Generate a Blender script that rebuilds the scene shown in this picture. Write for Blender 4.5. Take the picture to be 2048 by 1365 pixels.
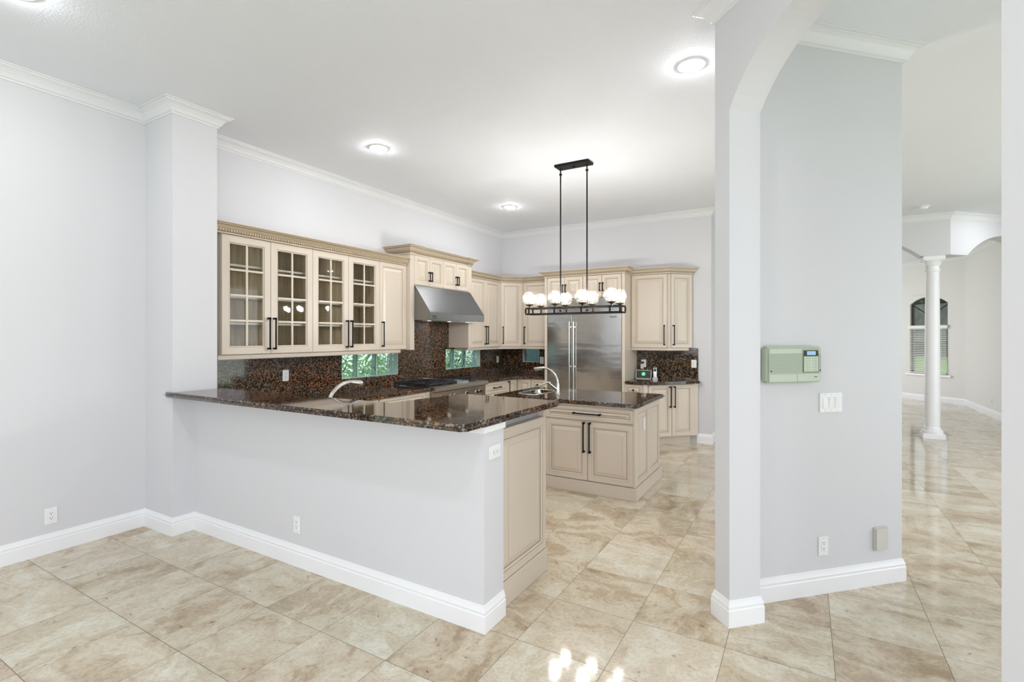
import bpy, bmesh, math, random
from mathutils import Vector, Matrix
random.seed(7)
sc = bpy.context.scene
for o in list(bpy.data.objects): bpy.data.objects.remove(o)
col = sc.collection
S2 = math.sqrt(0.5)

# ------------------------------------------------------------------ camera, sky, exposure, daylight
cam_d = bpy.data.cameras.new('camera'); cam = bpy.data.objects.new('camera', cam_d); col.objects.link(cam)
cam.location = (0, 0, 1.56); cam.rotation_euler = (math.pi/2, 0, math.radians(30.364))
cam_d.sensor_width = 36; cam_d.lens = 999.75/2048*36; cam_d.shift_y = (672.855-682.5)/2048
cam_d.clip_start = 0.05; cam_d.clip_end = 300
sc.camera = cam
sc.view_settings.view_transform = 'Standard'; sc.view_settings.look = 'None'
sc.view_settings.gamma = 1.0; sc.view_settings.use_curve_mapping = False
sc.view_settings.exposure = 0.3
W = bpy.data.worlds.new('sky'); sc.world = W; W.use_nodes = True
nt = W.node_tree; bg = nt.nodes['Background']; bg.inputs[0].default_value = (0.86, 0.93, 1.0, 1); bg.inputs[1].default_value = 1.1
def area(name, loc, rot, sx, sy, power, colr):
    d = bpy.data.lights.new(name, 'AREA'); d.shape = 'RECTANGLE'; d.size = sx; d.size_y = sy; d.energy = power; d.color = colr
    o = bpy.data.objects.new(name, d); col.objects.link(o); o.location = loc; o.rotation_euler = rot
    return o
H90 = math.pi/2
# daylight standing in the window openings of the dining room (behind the camera) and of the hall, plus two added fills
area('daylight_dining', (-1.4, -3.22, 1.45), (H90, 0, 0), 4.6, 2.6, 37, (0.90, 0.94, 1.0))
area('fill_dining_side', (1.86, -1.25, 1.4), (H90, 0, H90), 3.2, 2.5, 82, (0.905, 0.94, 1.0))  # added fill that brightens faces turned to the right
area('daylight_hall', (4.53, 6.0, 1.55), (H90, 0, H90), 5.0, 2.6, 80, (0.90, 0.935, 1.0))
area('fill_hall_south', (3.2, 0.70, 1.5), (H90, 0, 0), 2.0, 2.5, 24, (0.91, 0.94, 1.0))  # added fill that brightens the intercom wall and hall beam
area('daylight_parlour', (-1.12, 14.5, 1.6), (H90, 0, -H90), 3.4, 2.6, 60, (0.95, 0.965, 1.0))

# ------------------------------------------------------------------ materials
def mat(name):
    m = bpy.data.materials.new(name); m.use_nodes = True
    n = m.node_tree.nodes; return m, m.node_tree, n['Principled BSDF']
def plain(name, c, rough=0.5, metal=0.0, spec=0.5, bump=None, coat=0, var=0.04):
    m, t, p = mat(name)
    p.inputs['Roughness'].default_value = rough; p.inputs['Metallic'].default_value = metal
    p.inputs['Specular IOR Level'].default_value = spec; p.inputs['Coat Weight'].default_value = coat
    tc = t.nodes.new('ShaderNodeTexCoord'); nz = t.nodes.new('ShaderNodeTexNoise'); nz.inputs['Scale'].default_value = 3.0
    t.links.new(tc.outputs['Object'], nz.inputs['Vector'])
    mx = t.nodes.new('ShaderNodeMix'); mx.data_type = 'RGBA'
    mx.inputs[6].default_value = (*[max(0, v*(1-var)) for v in c], 1); mx.inputs[7].default_value = (*[min(1, v*(1+var)) for v in c], 1)
    t.links.new(nz.outputs['Fac'], mx.inputs[0]); t.links.new(mx.outputs[2], p.inputs['Base Color'])
    if bump:
        n2 = t.nodes.new('ShaderNodeTexNoise'); n2.inputs['Scale'].default_value = bump[0]; n2.inputs['Detail'].default_value = 3
        t.links.new(tc.outputs['Object'], n2.inputs['Vector'])
        b = t.nodes.new('ShaderNodeBump'); b.inputs['Strength'].default_value = bump[1]; b.inputs['Distance'].default_value = bump[2]
        t.links.new(n2.outputs['Fac'], b.inputs['Height']); t.links.new(b.outputs['Normal'], p.inputs['Normal'])
    return m
def emit(name, c, s):
    m, t, p = mat(name); p.inputs['Base Color'].default_value = (*c, 1)
    p.inputs['Emission Color'].default_value = (*c, 1); p.inputs['Emission Strength'].default_value = s
    return m
def ramp(t, stops):
    r = t.nodes.new('ShaderNodeValToRGB'); e = r.color_ramp.elements
    e[0].position, e[0].color = stops[0][0], (*stops[0][1], 1); e[1].position, e[1].color = stops[1][0], (*stops[1][1], 1)
    for pos, c in stops[2:]:
        x = e.new(pos); x.color = (*c, 1)
    return r
def math_n(t, op, a, b=None, v=None):
    n = t.nodes.new('ShaderNodeMath'); n.operation = op
    for i, s in enumerate((a, b)):
        if s is None: continue
        if isinstance(s, (int, float)): n.inputs[i].default_value = s
        else: t.links.new(s, n.inputs[i])
    return n.outputs[0]
def mixc(t, f, a, b, mode='MIX'):
    n = t.nodes.new('ShaderNodeMix'); n.data_type = 'RGBA'; n.blend_type = mode
    for i, s in ((0, f), (6, a), (7, b)):
        if isinstance(s, (int, float)): n.inputs[i].default_value = s
        elif isinstance(s, tuple): n.inputs[i].default_value = (*s, 1)
        else: t.links.new(s, n.inputs[i])
    return n.outputs[2]

M = {}
M['wall'] = plain('wall_paint', (0.69, 0.685, 0.705), 0.55, bump=(140, 0.12, 0.002), var=0.01)
M['ceiling'] = plain('ceiling_paint', (0.825, 0.85, 0.895), 0.8, bump=(70, 0.35, 0.006), var=0.01)
M['trim'] = plain('white_gloss_trim', (0.89, 0.89, 0.90), 0.3, var=0.01)
M['crown'] = plain('white_crown', (0.77, 0.775, 0.79), 0.4, var=0.01)
M['beige_wall'] = plain('parlour_paint', (0.77, 0.755, 0.73), 0.6, bump=(140, 0.12, 0.002), var=0.01)
M['cream'] = plain('cream_lacquer', (0.655, 0.57, 0.475), 0.36, var=0.025)
M['glaze'] = plain('umber_glaze', (0.36, 0.275, 0.18), 0.4, var=0.08)
M['gold'] = plain('tan_moulding', (0.58, 0.475, 0.345), 0.4, var=0.04)
M['gold_pale'] = plain('cream_moulding', (0.64, 0.55, 0.43), 0.4, var=0.03)
M['inside'] = None
M['black'] = plain('black_iron', (0.012, 0.011, 0.010), 0.45, spec=0.12, var=0.2)
M['iron'] = plain('cast_iron', (0.02, 0.021, 0.024), 0.55, bump=(300, 0.2, 0.001), var=0.2)
M['bronze'] = plain('dark_bronze', (0.10, 0.065, 0.035), 0.35, metal=0.8, var=0.15)
M['plastic'] = plain('white_plastic', (0.86, 0.86, 0.85), 0.3, var=0.01)
M['almond'] = plain('almond_plastic', (0.78, 0.76, 0.70), 0.35, var=0.01)
M['dark'] = plain('dark_slot', (0.02, 0.02, 0.02), 0.6, var=0.1)
M['mint'] = plain('mint_plastic', (0.47, 0.52, 0.39), 0.4, var=0.03)
M['mint_pale'] = plain('pale_mint_plastic', (0.55, 0.61, 0.50), 0.35, var=0.03)
M['mint_dark'] = plain('olive_and_shade_plastic', (0.27, 0.33, 0.22), 0.5, var=0.03)  # dark mint, also the painted shade behind the grille bars
M['greige'] = plain('grey_plate', (0.62, 0.61, 0.57), 0.45, var=0.01)
M['mauve'] = plain('mauve_grey_board', (0.46, 0.44, 0.46), 0.5, var=0.02)
M['chrome'] = plain('brushed_nickel', (0.62, 0.62, 0.58), 0.22, metal=1.0, var=0.04)
M['knob'] = plain('red_knob', (0.07, 0.012, 0.012), 0.15, var=0.2, coat=0.6)
M['silver'] = plain('silver_plastic', (0.6, 0.6, 0.6), 0.3, metal=0.6, var=0.02)
M['screen'] = plain('dark_screen', (0.022, 0.024, 0.026), 0.3, spec=0.15, var=0.1)
M['green_lit'] = emit('green_indicator', (0.08, 0.8, 0.22), 0.9)
M['lcd'] = emit('blue_display', (0.30, 0.50, 0.72), 0.35)
M['lens'] = emit('downlight_lens', (0.95, 0.97, 1.0), 205)
M['bulb'] = emit('lit_filament_bulb', (1.0, 0.975, 0.95), 200)
M['hoodlamp'] = emit('hood_lamp', (1.0, 0.95, 0.88), 2.2)
M['dark_frame'] = plain('bronze_window_frame', (0.025, 0.02, 0.018), 0.4, var=0.1)
M['blind'] = plain('white_blind', (0.82, 0.80, 0.77), 0.45, var=0.02)
M['slate'] = plain('grey_blue_backdrop', (0.22, 0.30, 0.34), 0.8, bump=(20, .4, .02), var=0.2)
M['bark'] = plain('bark', (0.16, 0.11, 0.08), 0.9, bump=(12, 0.6, 0.03), var=0.3)

def wood():
    m, t, p = mat('maple_interior'); tc = t.nodes.new('ShaderNodeTexCoord'); mp = t.nodes.new('ShaderNodeMapping')
    mp.inputs['Scale'].default_value = (14, 14, 1.2); t.links.new(tc.outputs['Object'], mp.inputs[0])
    n = t.nodes.new('ShaderNodeTexNoise'); n.inputs['Scale'].default_value = 2; n.inputs['Detail'].default_value = 5; t.links.new(mp.outputs[0], n.inputs[0])
    r = ramp(t, [(0.3, (0.36, 0.24, 0.13)), (0.7, (0.56, 0.42, 0.26))]); t.links.new(n.outputs['Fac'], r.inputs[0])
    t.links.new(r.outputs[0], p.inputs['Base Color']); p.inputs['Roughness'].default_value = 0.62
    return m
M['inside'] = wood()

def steel(name, c, rough, axis):
    m, t, p = mat(name); p.inputs['Metallic'].default_value = 1.0
    tc = t.nodes.new('ShaderNodeTexCoord'); mp = t.nodes.new('ShaderNodeMapping'); sc3 = [3, 3, 3]; sc3[axis] = 0.15
    mp.inputs['Scale'].default_value = sc3; t.links.new(tc.outputs['Object'], mp.inputs[0])
    n = t.nodes.new('ShaderNodeTexNoise'); n.inputs['Scale'].default_value = 60; n.inputs['Detail'].default_value = 4; t.links.new(mp.outputs[0], n.inputs[0])
    r = ramp(t, [(0.2, tuple(v*0.88 for v in c)), (0.8, tuple(min(1, v*1.1) for v in c))]); t.links.new(n.outputs['Fac'], r.inputs[0])
    t.links.new(r.outputs[0], p.inputs['Base Color'])
    p.inputs['Roughness'].default_value = rough
    # slow waviness of the sheet
    n2 = t.nodes.new('ShaderNodeTexNoise'); n2.inputs['Scale'].default_value = 2.4
    m2 = t.nodes.new('ShaderNodeMapping'); m2.inputs['Scale'].default_value = (0.6, 0.6, 2.2); t.links.new(tc.outputs['Object'], m2.inputs[0]); t.links.new(m2.outputs[0], n2.inputs[0])
    b = t.nodes.new('ShaderNodeBump'); b.inputs['Strength'].default_value = 0.12; b.inputs['Distance'].default_value = 0.05
    t.links.new(n2.outputs['Fac'], b.inputs['Height']); t.links.new(b.outputs[0], p.inputs['Normal'])
    return m
M['steel'] = steel('stainless_sheet', (0.60, 0.60, 0.595), 0.16, 2)
M['steel_h'] = steel('stainless_hood', (0.26, 0.26, 0.26), 0.36, 1)
M['steel_warm'] = steel('stainless_range', (0.47, 0.425, 0.36), 0.30, 1)

def granite():
    m, t, p = mat('brown_granite'); g = t.nodes.new('ShaderNodeNewGeometry')
    nz = t.nodes.new('ShaderNodeTexNoise'); nz.inputs['Scale'].default_value = 40; nz.inputs['Detail'].default_value = 2; t.links.new(g.outputs['Position'], nz.inputs['Vector'])
    va = t.nodes.new('ShaderNodeVectorMath'); va.operation = 'SCALE'; va.inputs[3].default_value = 0.016; t.links.new(nz.outputs['Color'], va.inputs[0])
    vb = t.nodes.new('ShaderNodeVectorMath'); vb.operation = 'ADD'; t.links.new(g.outputs['Position'], vb.inputs[0]); t.links.new(va.outputs[0], vb.inputs[1])
    v = t.nodes.new('ShaderNodeTexVoronoi'); v.inputs['Scale'].default_value = 74; t.links.new(vb.outputs[0], v.inputs['Vector'])
    sp = t.nodes.new('ShaderNodeSeparateColor'); t.links.new(v.outputs['Color'], sp.inputs[0])
    r = ramp(t, [(0.0, (0.007, 0.007, 0.009)), (0.22, (0.022, 0.014, 0.010)), (0.38, (0.085, 0.050, 0.028)), (0.66, (0.17, 0.10, 0.055)), (0.90, (0.25, 0.172, 0.105)), (1.0, (0.34, 0.28, 0.21))])
    t.links.new(sp.outputs[0], r.inputs[0])
    # dark matrix between the crystals
    rr = ramp(t, [(0.38, (1, 1, 1)), (0.68, (0.06, 0.05, 0.048))]); t.links.new(v.outputs['Distance'], rr.inputs[0])
    c1 = mixc(t, 0.9, r.outputs[0], rr.outputs[0], 'MULTIPLY')
    # rusty patches
    n2 = t.nodes.new('ShaderNodeTexNoise'); n2.inputs['Scale'].default_value = 3.2; n2.inputs['Detail'].default_value = 3; t.links.new(g.outputs['Position'], n2.inputs['Vector'])
    r2 = ramp(t, [(0.50, (0, 0, 0)), (0.68, (1, 1, 1))]); t.links.new(n2.outputs['Fac'], r2.inputs[0])
    c2 = mixc(t, r2.outputs[0], c1, mixc(t, 0.9, c1, (1.7, 1.1, 0.75), 'MULTIPLY'))
    t.links.new(c2, p.inputs['Base Color']); p.inputs['Roughness'].default_value = 0.06; p.inputs['Specular IOR Level'].default_value = 0.6
    return m
M['granite'] = granite()

def travertine():
    m, t, p = mat('travertine_tile'); g = t.nodes.new('ShaderNodeNewGeometry'); S = 0.4655
    sep = t.nodes.new('ShaderNodeSeparateXYZ'); t.links.new(g.outputs['Position'], sep.inputs[0])
    fx = math_n(t, 'DIVIDE', math_n(t, 'SUBTRACT', sep.outputs[0], -0.345-40*S), S)
    fy = math_n(t, 'DIVIDE', math_n(t, 'SUBTRACT', sep.outputs[1], 1.765-40*S), S)
    ix = math_n(t, 'FLOOR', fx); iy = math_n(t, 'FLOOR', fy); rx = math_n(t, 'FRACT', fx); ry = math_n(t, 'FRACT', fy)
    cid = t.nodes.new('ShaderNodeCombineXYZ'); t.links.new(ix, cid.inputs[0]); t.links.new(iy, cid.inputs[1])
    wn = t.nodes.new('ShaderNodeTexWhiteNoise'); wn.noise_dimensions = '3D'; t.links.new(cid.outputs[0], wn.inputs['Vector'])
    ws = t.nodes.new('ShaderNodeSeparateColor'); t.links.new(wn.outputs['Color'], ws.inputs[0])
    off = t.nodes.new('ShaderNodeVectorMath'); off.operation = 'SCALE'; off.inputs[3].default_value = 37.0; t.links.new(wn.outputs['Color'], off.inputs[0])
    pos = t.nodes.new('ShaderNodeVectorMath'); pos.operation = 'ADD'; t.links.new(g.outputs['Position'], pos.inputs[0]); t.links.new(off.outputs[0], pos.inputs[1])
    # slow warp, so that the veins wander
    wz = t.nodes.new('ShaderNodeTexNoise'); wz.inputs['Scale'].default_value = 3.5; wz.inputs['Detail'].default_value = 3; t.links.new(pos.outputs[0], wz.inputs['Vector'])
    wsx = t.nodes.new('ShaderNodeVectorMath'); wsx.operation = 'SCALE'; wsx.inputs[3].default_value = 0.42; t.links.new(wz.outputs['Color'], wsx.inputs[0])
    wp = t.nodes.new('ShaderNodeVectorMath'); wp.operation = 'ADD'; t.links.new(pos.outputs[0], wp.inputs[0]); t.links.new(wsx.outputs[0], wp.inputs[1])
    def veins(sx, sy):
        mp = t.nodes.new('ShaderNodeMapping'); mp.inputs['Scale'].default_value = (sx, sy, 3); t.links.new(wp.outputs[0], mp.inputs[0])
        n = t.nodes.new('ShaderNodeTexNoise'); n.inputs['Scale'].default_value = 1; n.inputs['Detail'].default_value = 7; n.inputs['Roughness'].default_value = 0.62
        t.links.new(mp.outputs[0], n.inputs['Vector']); return n.outputs['Fac']
    pick = math_n(t, 'GREATER_THAN', ws.outputs[0], 0.62)
    mxf = t.nodes.new('ShaderNodeMix'); t.links.new(pick, mxf.inputs[0]); t.links.new(veins(2.0, 6.5), mxf.inputs[2]); t.links.new(veins(6.0, 2.2), mxf.inputs[3])
    vein = mxf.outputs[0]
    gn = t.nodes.new('ShaderNodeTexNoise'); gn.inputs['Scale'].default_value = 13; gn.inputs['Detail'].default_value = 9; gn.inputs['Roughness'].default_value = 0.72; t.links.new(wp.outputs[0], gn.inputs['Vector'])
    vein = math_n(t, 'ADD', vein, math_n(t, 'MULTIPLY', math_n(t, 'SUBTRACT', gn.outputs['Fac'], 0.5), 0.42))
    tone = math_n(t, 'ADD', vein, math_n(t, 'MULTIPLY', math_n(t, 'SUBTRACT', ws.outputs[1], 0.5), 0.17))
    r = ramp(t, [(0.27, (0.40, 0.295, 0.19)), (0.40, (0.54, 0.435, 0.31)), (0.50, (0.64, 0.55, 0.425)), (0.60, (0.69, 0.615, 0.49)), (0.76, (0.75, 0.715, 0.62))])
    t.links.new(tone, r.inputs[0])
    tint = mixc(t, math_n(t, 'MULTIPLY', ws.outputs[2], 0.55), r.outputs[0], mixc(t, 1.0, r.outputs[0], (0.94, 0.99, 0.98), 'MULTIPLY'))
    # fine grain and pits
    fn = t.nodes.new('ShaderNodeTexNoise'); fn.inputs['Scale'].default_value = 55; fn.inputs['Detail'].default_value = 5; t.links.new(pos.outputs[0], fn.inputs['Vector'])
    fr = ramp(t, [(0.30, (0.80, 0.77, 0.73)), (0.55, (1, 1, 1))]); t.links.new(fn.outputs['Fac'], fr.inputs[0])
    c = mixc(t, 0.7, tint, fr.outputs[0], 'MULTIPLY')
    pn = t.nodes.new('ShaderNodeTexNoise'); pn.inputs['Scale'].default_value = 26; pn.inputs['Detail'].default_value = 6; t.links.new(wp.outputs[0], pn.inputs['Vector'])
    pr = ramp(t, [(0.27, (0.42, 0.33, 0.22)), (0.31, (1, 1, 1))]); t.links.new(pn.outputs['Fac'], pr.inputs[0])
    c = mixc(t, 0.8, c, pr.outputs[0], 'MULTIPLY')
    br = ramp(t, [(0.455, (1, 1, 1)), (0.485, (0.80, 0.70, 0.56)), (0.50, (0.90, 0.84, 0.75)), (0.56, (1, 1, 1))]); t.links.new(vein, br.inputs[0])
    c = mixc(t, math_n(t, 'MULTIPLY', ws.outputs[2], 0.55), c, mixc(t, 1.0, c, br.outputs[0], 'MULTIPLY'))
    dx = math_n(t, 'MINIMUM', rx, math_n(t, 'SUBTRACT', 1.0, rx)); dy = math_n(t, 'MINIMUM', ry, math_n(t, 'SUBTRACT', 1.0, ry))
    joint = math_n(t, 'LESS_THAN', math_n(t, 'MINIMUM', dx, dy), 0.0029)
    c = mixc(t, joint, c, (0.17, 0.125, 0.08))
    t.links.new(c, p.inputs['Base Color'])
    ro = math_n(t, 'ADD', math_n(t, 'MULTIPLY', joint, 0.5), math_n(t, 'ADD', 0.045, math_n(t, 'MULTIPLY', fn.outputs['Fac'], 0.07)))
    t.links.new(ro, p.inputs['Roughness']); p.inputs['Specular IOR Level'].default_value = 0.5
    b = t.nodes.new('ShaderNodeBump'); b.inputs['Strength'].default_value = 0.4; b.inputs['Distance'].default_value = 0.002; b.invert = True
    t.links.new(joint, b.inputs['Height']); t.links.new(b.outputs[0], p.inputs['Normal'])
    return m
M['floor'] = travertine()

def thin_glass(name, tint, gl, seeded=0):
    m, t, p = mat(name); t.nodes.remove(p); out = t.nodes['Material Output']
    tr = t.nodes.new('ShaderNodeBsdfTransparent'); tr.inputs[0].default_value = (*tint, 1)
    gs = t.nodes.new('ShaderNodeBsdfGlossy'); gs.inputs['Roughness'].default_value = 0.02
    lw = t.nodes.new('ShaderNodeLayerWeight'); lw.inputs[0].default_value = 0.5
    pw = math_n(t, 'POWER', lw.outputs['Facing'], 4.5); fr = t.nodes.new('ShaderNodeMath'); fr.operation = 'MULTIPLY_ADD'
    t.links.new(pw, fr.inputs[0]); fr.inputs[1].default_value = 0.4; fr.inputs[2].default_value = gl
    mx = t.nodes.new('ShaderNodeMixShader'); t.links.new(fr.outputs[0], mx.inputs[0]); t.links.new(tr.outputs[0], mx.inputs[1]); t.links.new(gs.outputs[0], mx.inputs[2])
    last = mx.outputs[0]
    if seeded:   # tiny air seeds scatter a little of the light
        df = t.nodes.new('ShaderNodeBsdfTranslucent'); df.inputs[0].default_value = (0.95, 0.95, 0.93, 1)
        nz = t.nodes.new('ShaderNodeTexVoronoi'); nz.inputs['Scale'].default_value = 120; tc = t.nodes.new('ShaderNodeTexCoord'); t.links.new(tc.outputs['Object'], nz.inputs['Vector'])
        sd = math_n(t, 'MULTIPLY', math_n(t, 'LESS_THAN', nz.outputs['Distance'], 0.25), seeded*4); sd = math_n(t, 'ADD', sd, seeded)
        m2 = t.nodes.new('ShaderNodeMixShader'); t.links.new(sd, m2.inputs[0]); t.links.new(last, m2.inputs[1]); t.links.new(df.outputs[0], m2.inputs[2]); last = m2.outputs[0]
    t.links.new(last, out.inputs[0]); return m
M['glass'] = thin_glass('clear_pane', (0.93, 0.95, 0.94), 0.022)
M['globe'] = thin_glass('clear_globe', (0.98, 0.975, 0.96), 0.03, 0.010)

def glass_block():
    m, t, p = mat('glass_block'); p.inputs['Transmission Weight'].default_value = 1.0; p.inputs['Roughness'].default_value = 0.03
    p.inputs['IOR'].default_value = 1.28; p.inputs['Base Color'].default_value = (0.86, 0.97, 0.93, 1)
    g = t.nodes.new('ShaderNodeNewGeometry')
    w = t.nodes.new('ShaderNodeTexNoise'); w.inputs['Scale'].default_value = 6.5; w.inputs['Detail'].default_value = 1.0; w.inputs['Distortion'].default_value = 1.2
    t.links.new(g.outputs['Position'], w.inputs['Vector'])
    b = t.nodes.new('ShaderNodeBump'); b.inputs['Strength'].default_value = 1.0; b.inputs['Distance'].default_value = 0.05
    t.links.new(w.outputs['Fac'], b.inputs['Height']); t.links.new(b.outputs[0], p.inputs['Normal']); return m
M['block'] = glass_block()
M['mortar'] = plain('block_mortar', (0.56, 0.74, 0.66), 0.5, var=0.05)

def leafy(name, a, b_, c, scale):
    m, t, p = mat(name); g = t.nodes.new('ShaderNodeNewGeometry')
    v = t.nodes.new('ShaderNodeTexVoronoi'); v.inputs['Scale'].default_value = scale; t.links.new(g.outputs['Position'], v.inputs['Vector'])
    s = t.nodes.new('ShaderNodeSeparateColor'); t.links.new(v.outputs['Color'], s.inputs[0])
    r = ramp(t, [(0.0, a), (0.5, b_), (1.0, c)]); t.links.new(s.outputs[0], r.inputs[0]); t.links.new(r.outputs[0], p.inputs['Base Color'])
    p.inputs['Roughness'].default_value = 0.6; return m
M['hedge'] = leafy('hedge_leaves', (0.07, 0.20, 0.05), (0.26, 0.48, 0.14), (0.70, 0.78, 0.52), 14)
M['tree'] = leafy('tree_leaves', (0.004, 0.008, 0.003), (0.014, 0.024, 0.008), (0.06, 0.09, 0.03), 2.2)
M['grass'] = leafy('lawn_grass', (0.16, 0.34, 0.03), (0.24, 0.46, 0.05), (0.32, 0.55, 0.08), 6)

# ------------------------------------------------------------------ mesh helpers
I4 = Matrix.Identity(4)
def frame(o, u):
    """a along u, b along the outward normal to the right of u, z up"""
    u = Vector((u[0], u[1], 0)).normalized(); n = Vector((u.y, -u.x, 0)); z = Vector((0, 0, 1))
    m = Matrix.Identity(4)
    for i, c in enumerate((u, n, z)):
        for j in range(3): m[j][i] = c[j]
    for j in range(3): m[j][3] = o[j]
    return m
class MB:
    def __init__(s, M=None): s.bm = bmesh.new(); s.M = M or I4; s.mi = 0
    def v(s, *c): return s.bm.verts.new(s.M @ Vector(c))
    def f(s, vs, mi=None):
        try:
            f = s.bm.faces.new(vs); f.material_index = s.mi if mi is None else mi; return f
        except ValueError: return None
    def box(s, x0, x1, y0, y1, z0, z1, bev=0, seg=2):
        vs = [s.v(x, y, z) for z in (z0, z1) for x, y in ((x0, y0), (x1, y0), (x1, y1), (x0, y1))]
        fs = [s.f([vs[i] for i in q]) for q in ((3, 2, 1, 0), (4, 5, 6, 7), (0, 1, 5, 4), (1, 2, 6, 5), (2, 3, 7, 6), (3, 0, 4, 7))]
        if bev:
            es = list({e for f in fs for e in f.edges}); r = bmesh.ops.bevel(s.bm, geom=es, offset=bev, segments=seg, affect='EDGES', clamp_overlap=True)
            for f in r['faces']: f.material_index = s.mi
        return s
    def prism(s, poly, z0, z1, bev=0, seg=3, skip=()):
        lo = [s.v(x, y, z0) for x, y in poly]; hi = [s.v(x, y, z1) for x, y in poly]; n = len(poly)
        a = s.f(lo[::-1]); b = s.f(hi)
        for i in range(n): s.f([lo[i], lo[(i+1) % n], hi[(i+1) % n], hi[i]])
        if bev:
            es = [e for f, ring in ((a, lo), (b, hi)) for e in f.edges if not any(set(e.verts) == {ring[i], ring[(i+1) % n]} for i in skip)]
            bmesh.ops.bevel(s.bm, geom=es, offset=bev, segments=seg, affect='EDGES', clamp_overlap=True)
        return s
    def sweep(s, path, prof, closed_prof=True, mis=()):
        """profile (d, z) carried along a 2D path; d points to the right of the walking direction"""
        P = [Vector(p) for p in path]; rings = []
        for i, p in enumerate(P):
            ns = []
            if i > 0: d = (P[i]-P[i-1]).normalized(); ns.append(Vector((d.y, -d.x)))
            if i < len(P)-1: d = (P[i+1]-P[i]).normalized(); ns.append(Vector((d.y, -d.x)))
            if len(ns) == 2:
                k = ns[0]+ns[1]; k = k/(k.dot(ns[0]))
            else: k = ns[0]
            rings.append([s.v(p.x+k.x*d, p.y+k.y*d, z) for d, z in prof])
        n = len(prof)
        for a, b in zip(rings, rings[1:]):
            for j in range(n if closed_prof else n-1): s.f([a[j], b[j], b[(j+1) % n], a[(j+1) % n]], 1 if j in mis else 0)
        if closed_prof: s.f(rings[0][::-1]); s.f(rings[-1])
        return s
    def lathe(s, c, prof, seg=32, axis='z', caps=True):
        rings = []
        for r, h in prof:
            ring = []
            for k in range(seg):
                a = 2*math.pi*k/seg; x, y = r*math.cos(a), r*math.sin(a)
                q = {'z': (x, y, h), 'y': (x, h, y), 'x': (h, x, y)}[axis]
                ring.append(s.v(c[0]+q[0], c[1]+q[1], c[2]+q[2]))
            rings.append(ring)
        for a, b in zip(rings, rings[1:]):
            for k in range(seg): s.f([a[k], a[(k+1) % seg], b[(k+1) % seg], b[k]])
        if caps: s.f(rings[0][::-1]); s.f(rings[-1])
        return s
    def tube(s, pts, rad, seg=12, cap=True):
        P = [Vector(p) for p in pts]; R = rad if isinstance(rad, (list, tuple)) else [rad]*len(P); rings = []
        up = None
        for i, p in enumerate(P):
            d = ((P[i+1]-p) if i < len(P)-1 else (p-P[i-1])).normalized()
            if 0 < i < len(P)-1: d = ((P[i+1]-p).normalized()+(p-P[i-1]).normalized()).normalized()
            if up is None: up = Vector((0, 0, 1)) if abs(d.z) < 0.9 else Vector((1, 0, 0))
            x = d.cross(up).normalized(); y = x.cross(d).normalized(); up = y
            rings.append([s.v(*(p+x*math.cos(2*math.pi*k/seg)*R[i]+y*math.sin(2*math.pi*k/seg)*R[i])) for k in range(seg)])
        for a, b in zip(rings, rings[1:]):
            for k in range(seg): s.f([a[k], a[(k+1) % seg], b[(k+1) % seg], b[k]])
        if cap: s.f(rings[0][::-1]); s.f(rings[-1])
        return s
    def sphere(s, c, r, u=20, v=12):
        return s.lathe(c, [(max(1e-4, r*math.sin(math.pi*i/v)), -r*math.cos(math.pi*i/v)) for i in range(v+1)], u)
    def rings(s, a0, a1, z0, z1, loops, close=True):
        """nested rectangles in the a-z plane: loops of (inset, b, material of the band that leads to it)"""
        prev = None
        for ins, b, mi in loops:
            q = [s.v(a0+ins, b, z0+ins), s.v(a1-ins, b, z0+ins), s.v(a1-ins, b, z1-ins), s.v(a0+ins, b, z1-ins)]
            if prev:
                for k in range(4): s.f([prev[k], prev[(k+1) % 4], q[(k+1) % 4], q[k]], mi)
            else: first = q
            prev = q
        if close: s.f(prev, 0); s.f(first[::-1], 0)
        else:
            for k in range(4): s.f([prev[k], prev[(k+1) % 4], first[(k+1) % 4], first[k]], 0)
        return s
    def panel_door(s, a0, a1, z0, z1, t=0.02, fr=0.057):
        fr = min(fr, 0.27*min(a1-a0, z1-z0)); b = fr*0.62
        return s.rings(a0, a1, z0, z1, [(0, 0, 0), (0, t-.003, 0), (.003, t, 0), (fr-.012, t, 0), (fr-.010, t-.0025, 1), (fr-.003, t-.003, 0), (fr+.003, t-.007, 0), (fr+.006, t-.0105, 1), (fr+.009, t-.0105, 1), (fr+.009+b, t-.002, 0), (fr+.010+b, t-.0005, 1), (fr+.012+b, t-.0005, 0)])
    def slab(s, a0, a1, z0, z1, b0, b1, holes=(), arches=()):
        """upright slab with rectangular openings, reveals included"""
        As = sorted({a0, a1, *[h[0] for h in holes], *[h[1] for h in holes]}); Zs = sorted({z0, z1, *[h[2] for h in holes], *[h[3] for h in holes]})
        inside = lambda a, z: any(h[0] < a < h[1] and h[2] < z < h[3] for h in holes)
        solid = {(i, j): not inside((As[i]+As[i+1])/2, (Zs[j]+Zs[j+1])/2) for i in range(len(As)-1) for j in range(len(Zs)-1)}
        V = {}
        def vv(i, j, k):
            if (i, j, k) not in V: V[i, j, k] = s.v(As[i], (b0, b1)[k], Zs[j])
            return V[i, j, k]
        for (i, j), ok in solid.items():
            if not ok: continue
            for k in (0, 1): s.f([vv(i, j, k), vv(i+1, j, k), vv(i+1, j+1, k), vv(i, j+1, k)])
            for di, dj, e in ((-1, 0, ((i, j), (i, j+1))), (1, 0, ((i+1, j), (i+1, j+1))), (0, -1, ((i, j), (i+1, j))), (0, 1, ((i, j+1), (i+1, j+1)))):
                if not solid.get((i+di, j+dj), False): s.f([vv(*e[0], 0), vv(*e[1], 0), vv(*e[1], 1), vv(*e[0], 1)])
        return s
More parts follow.
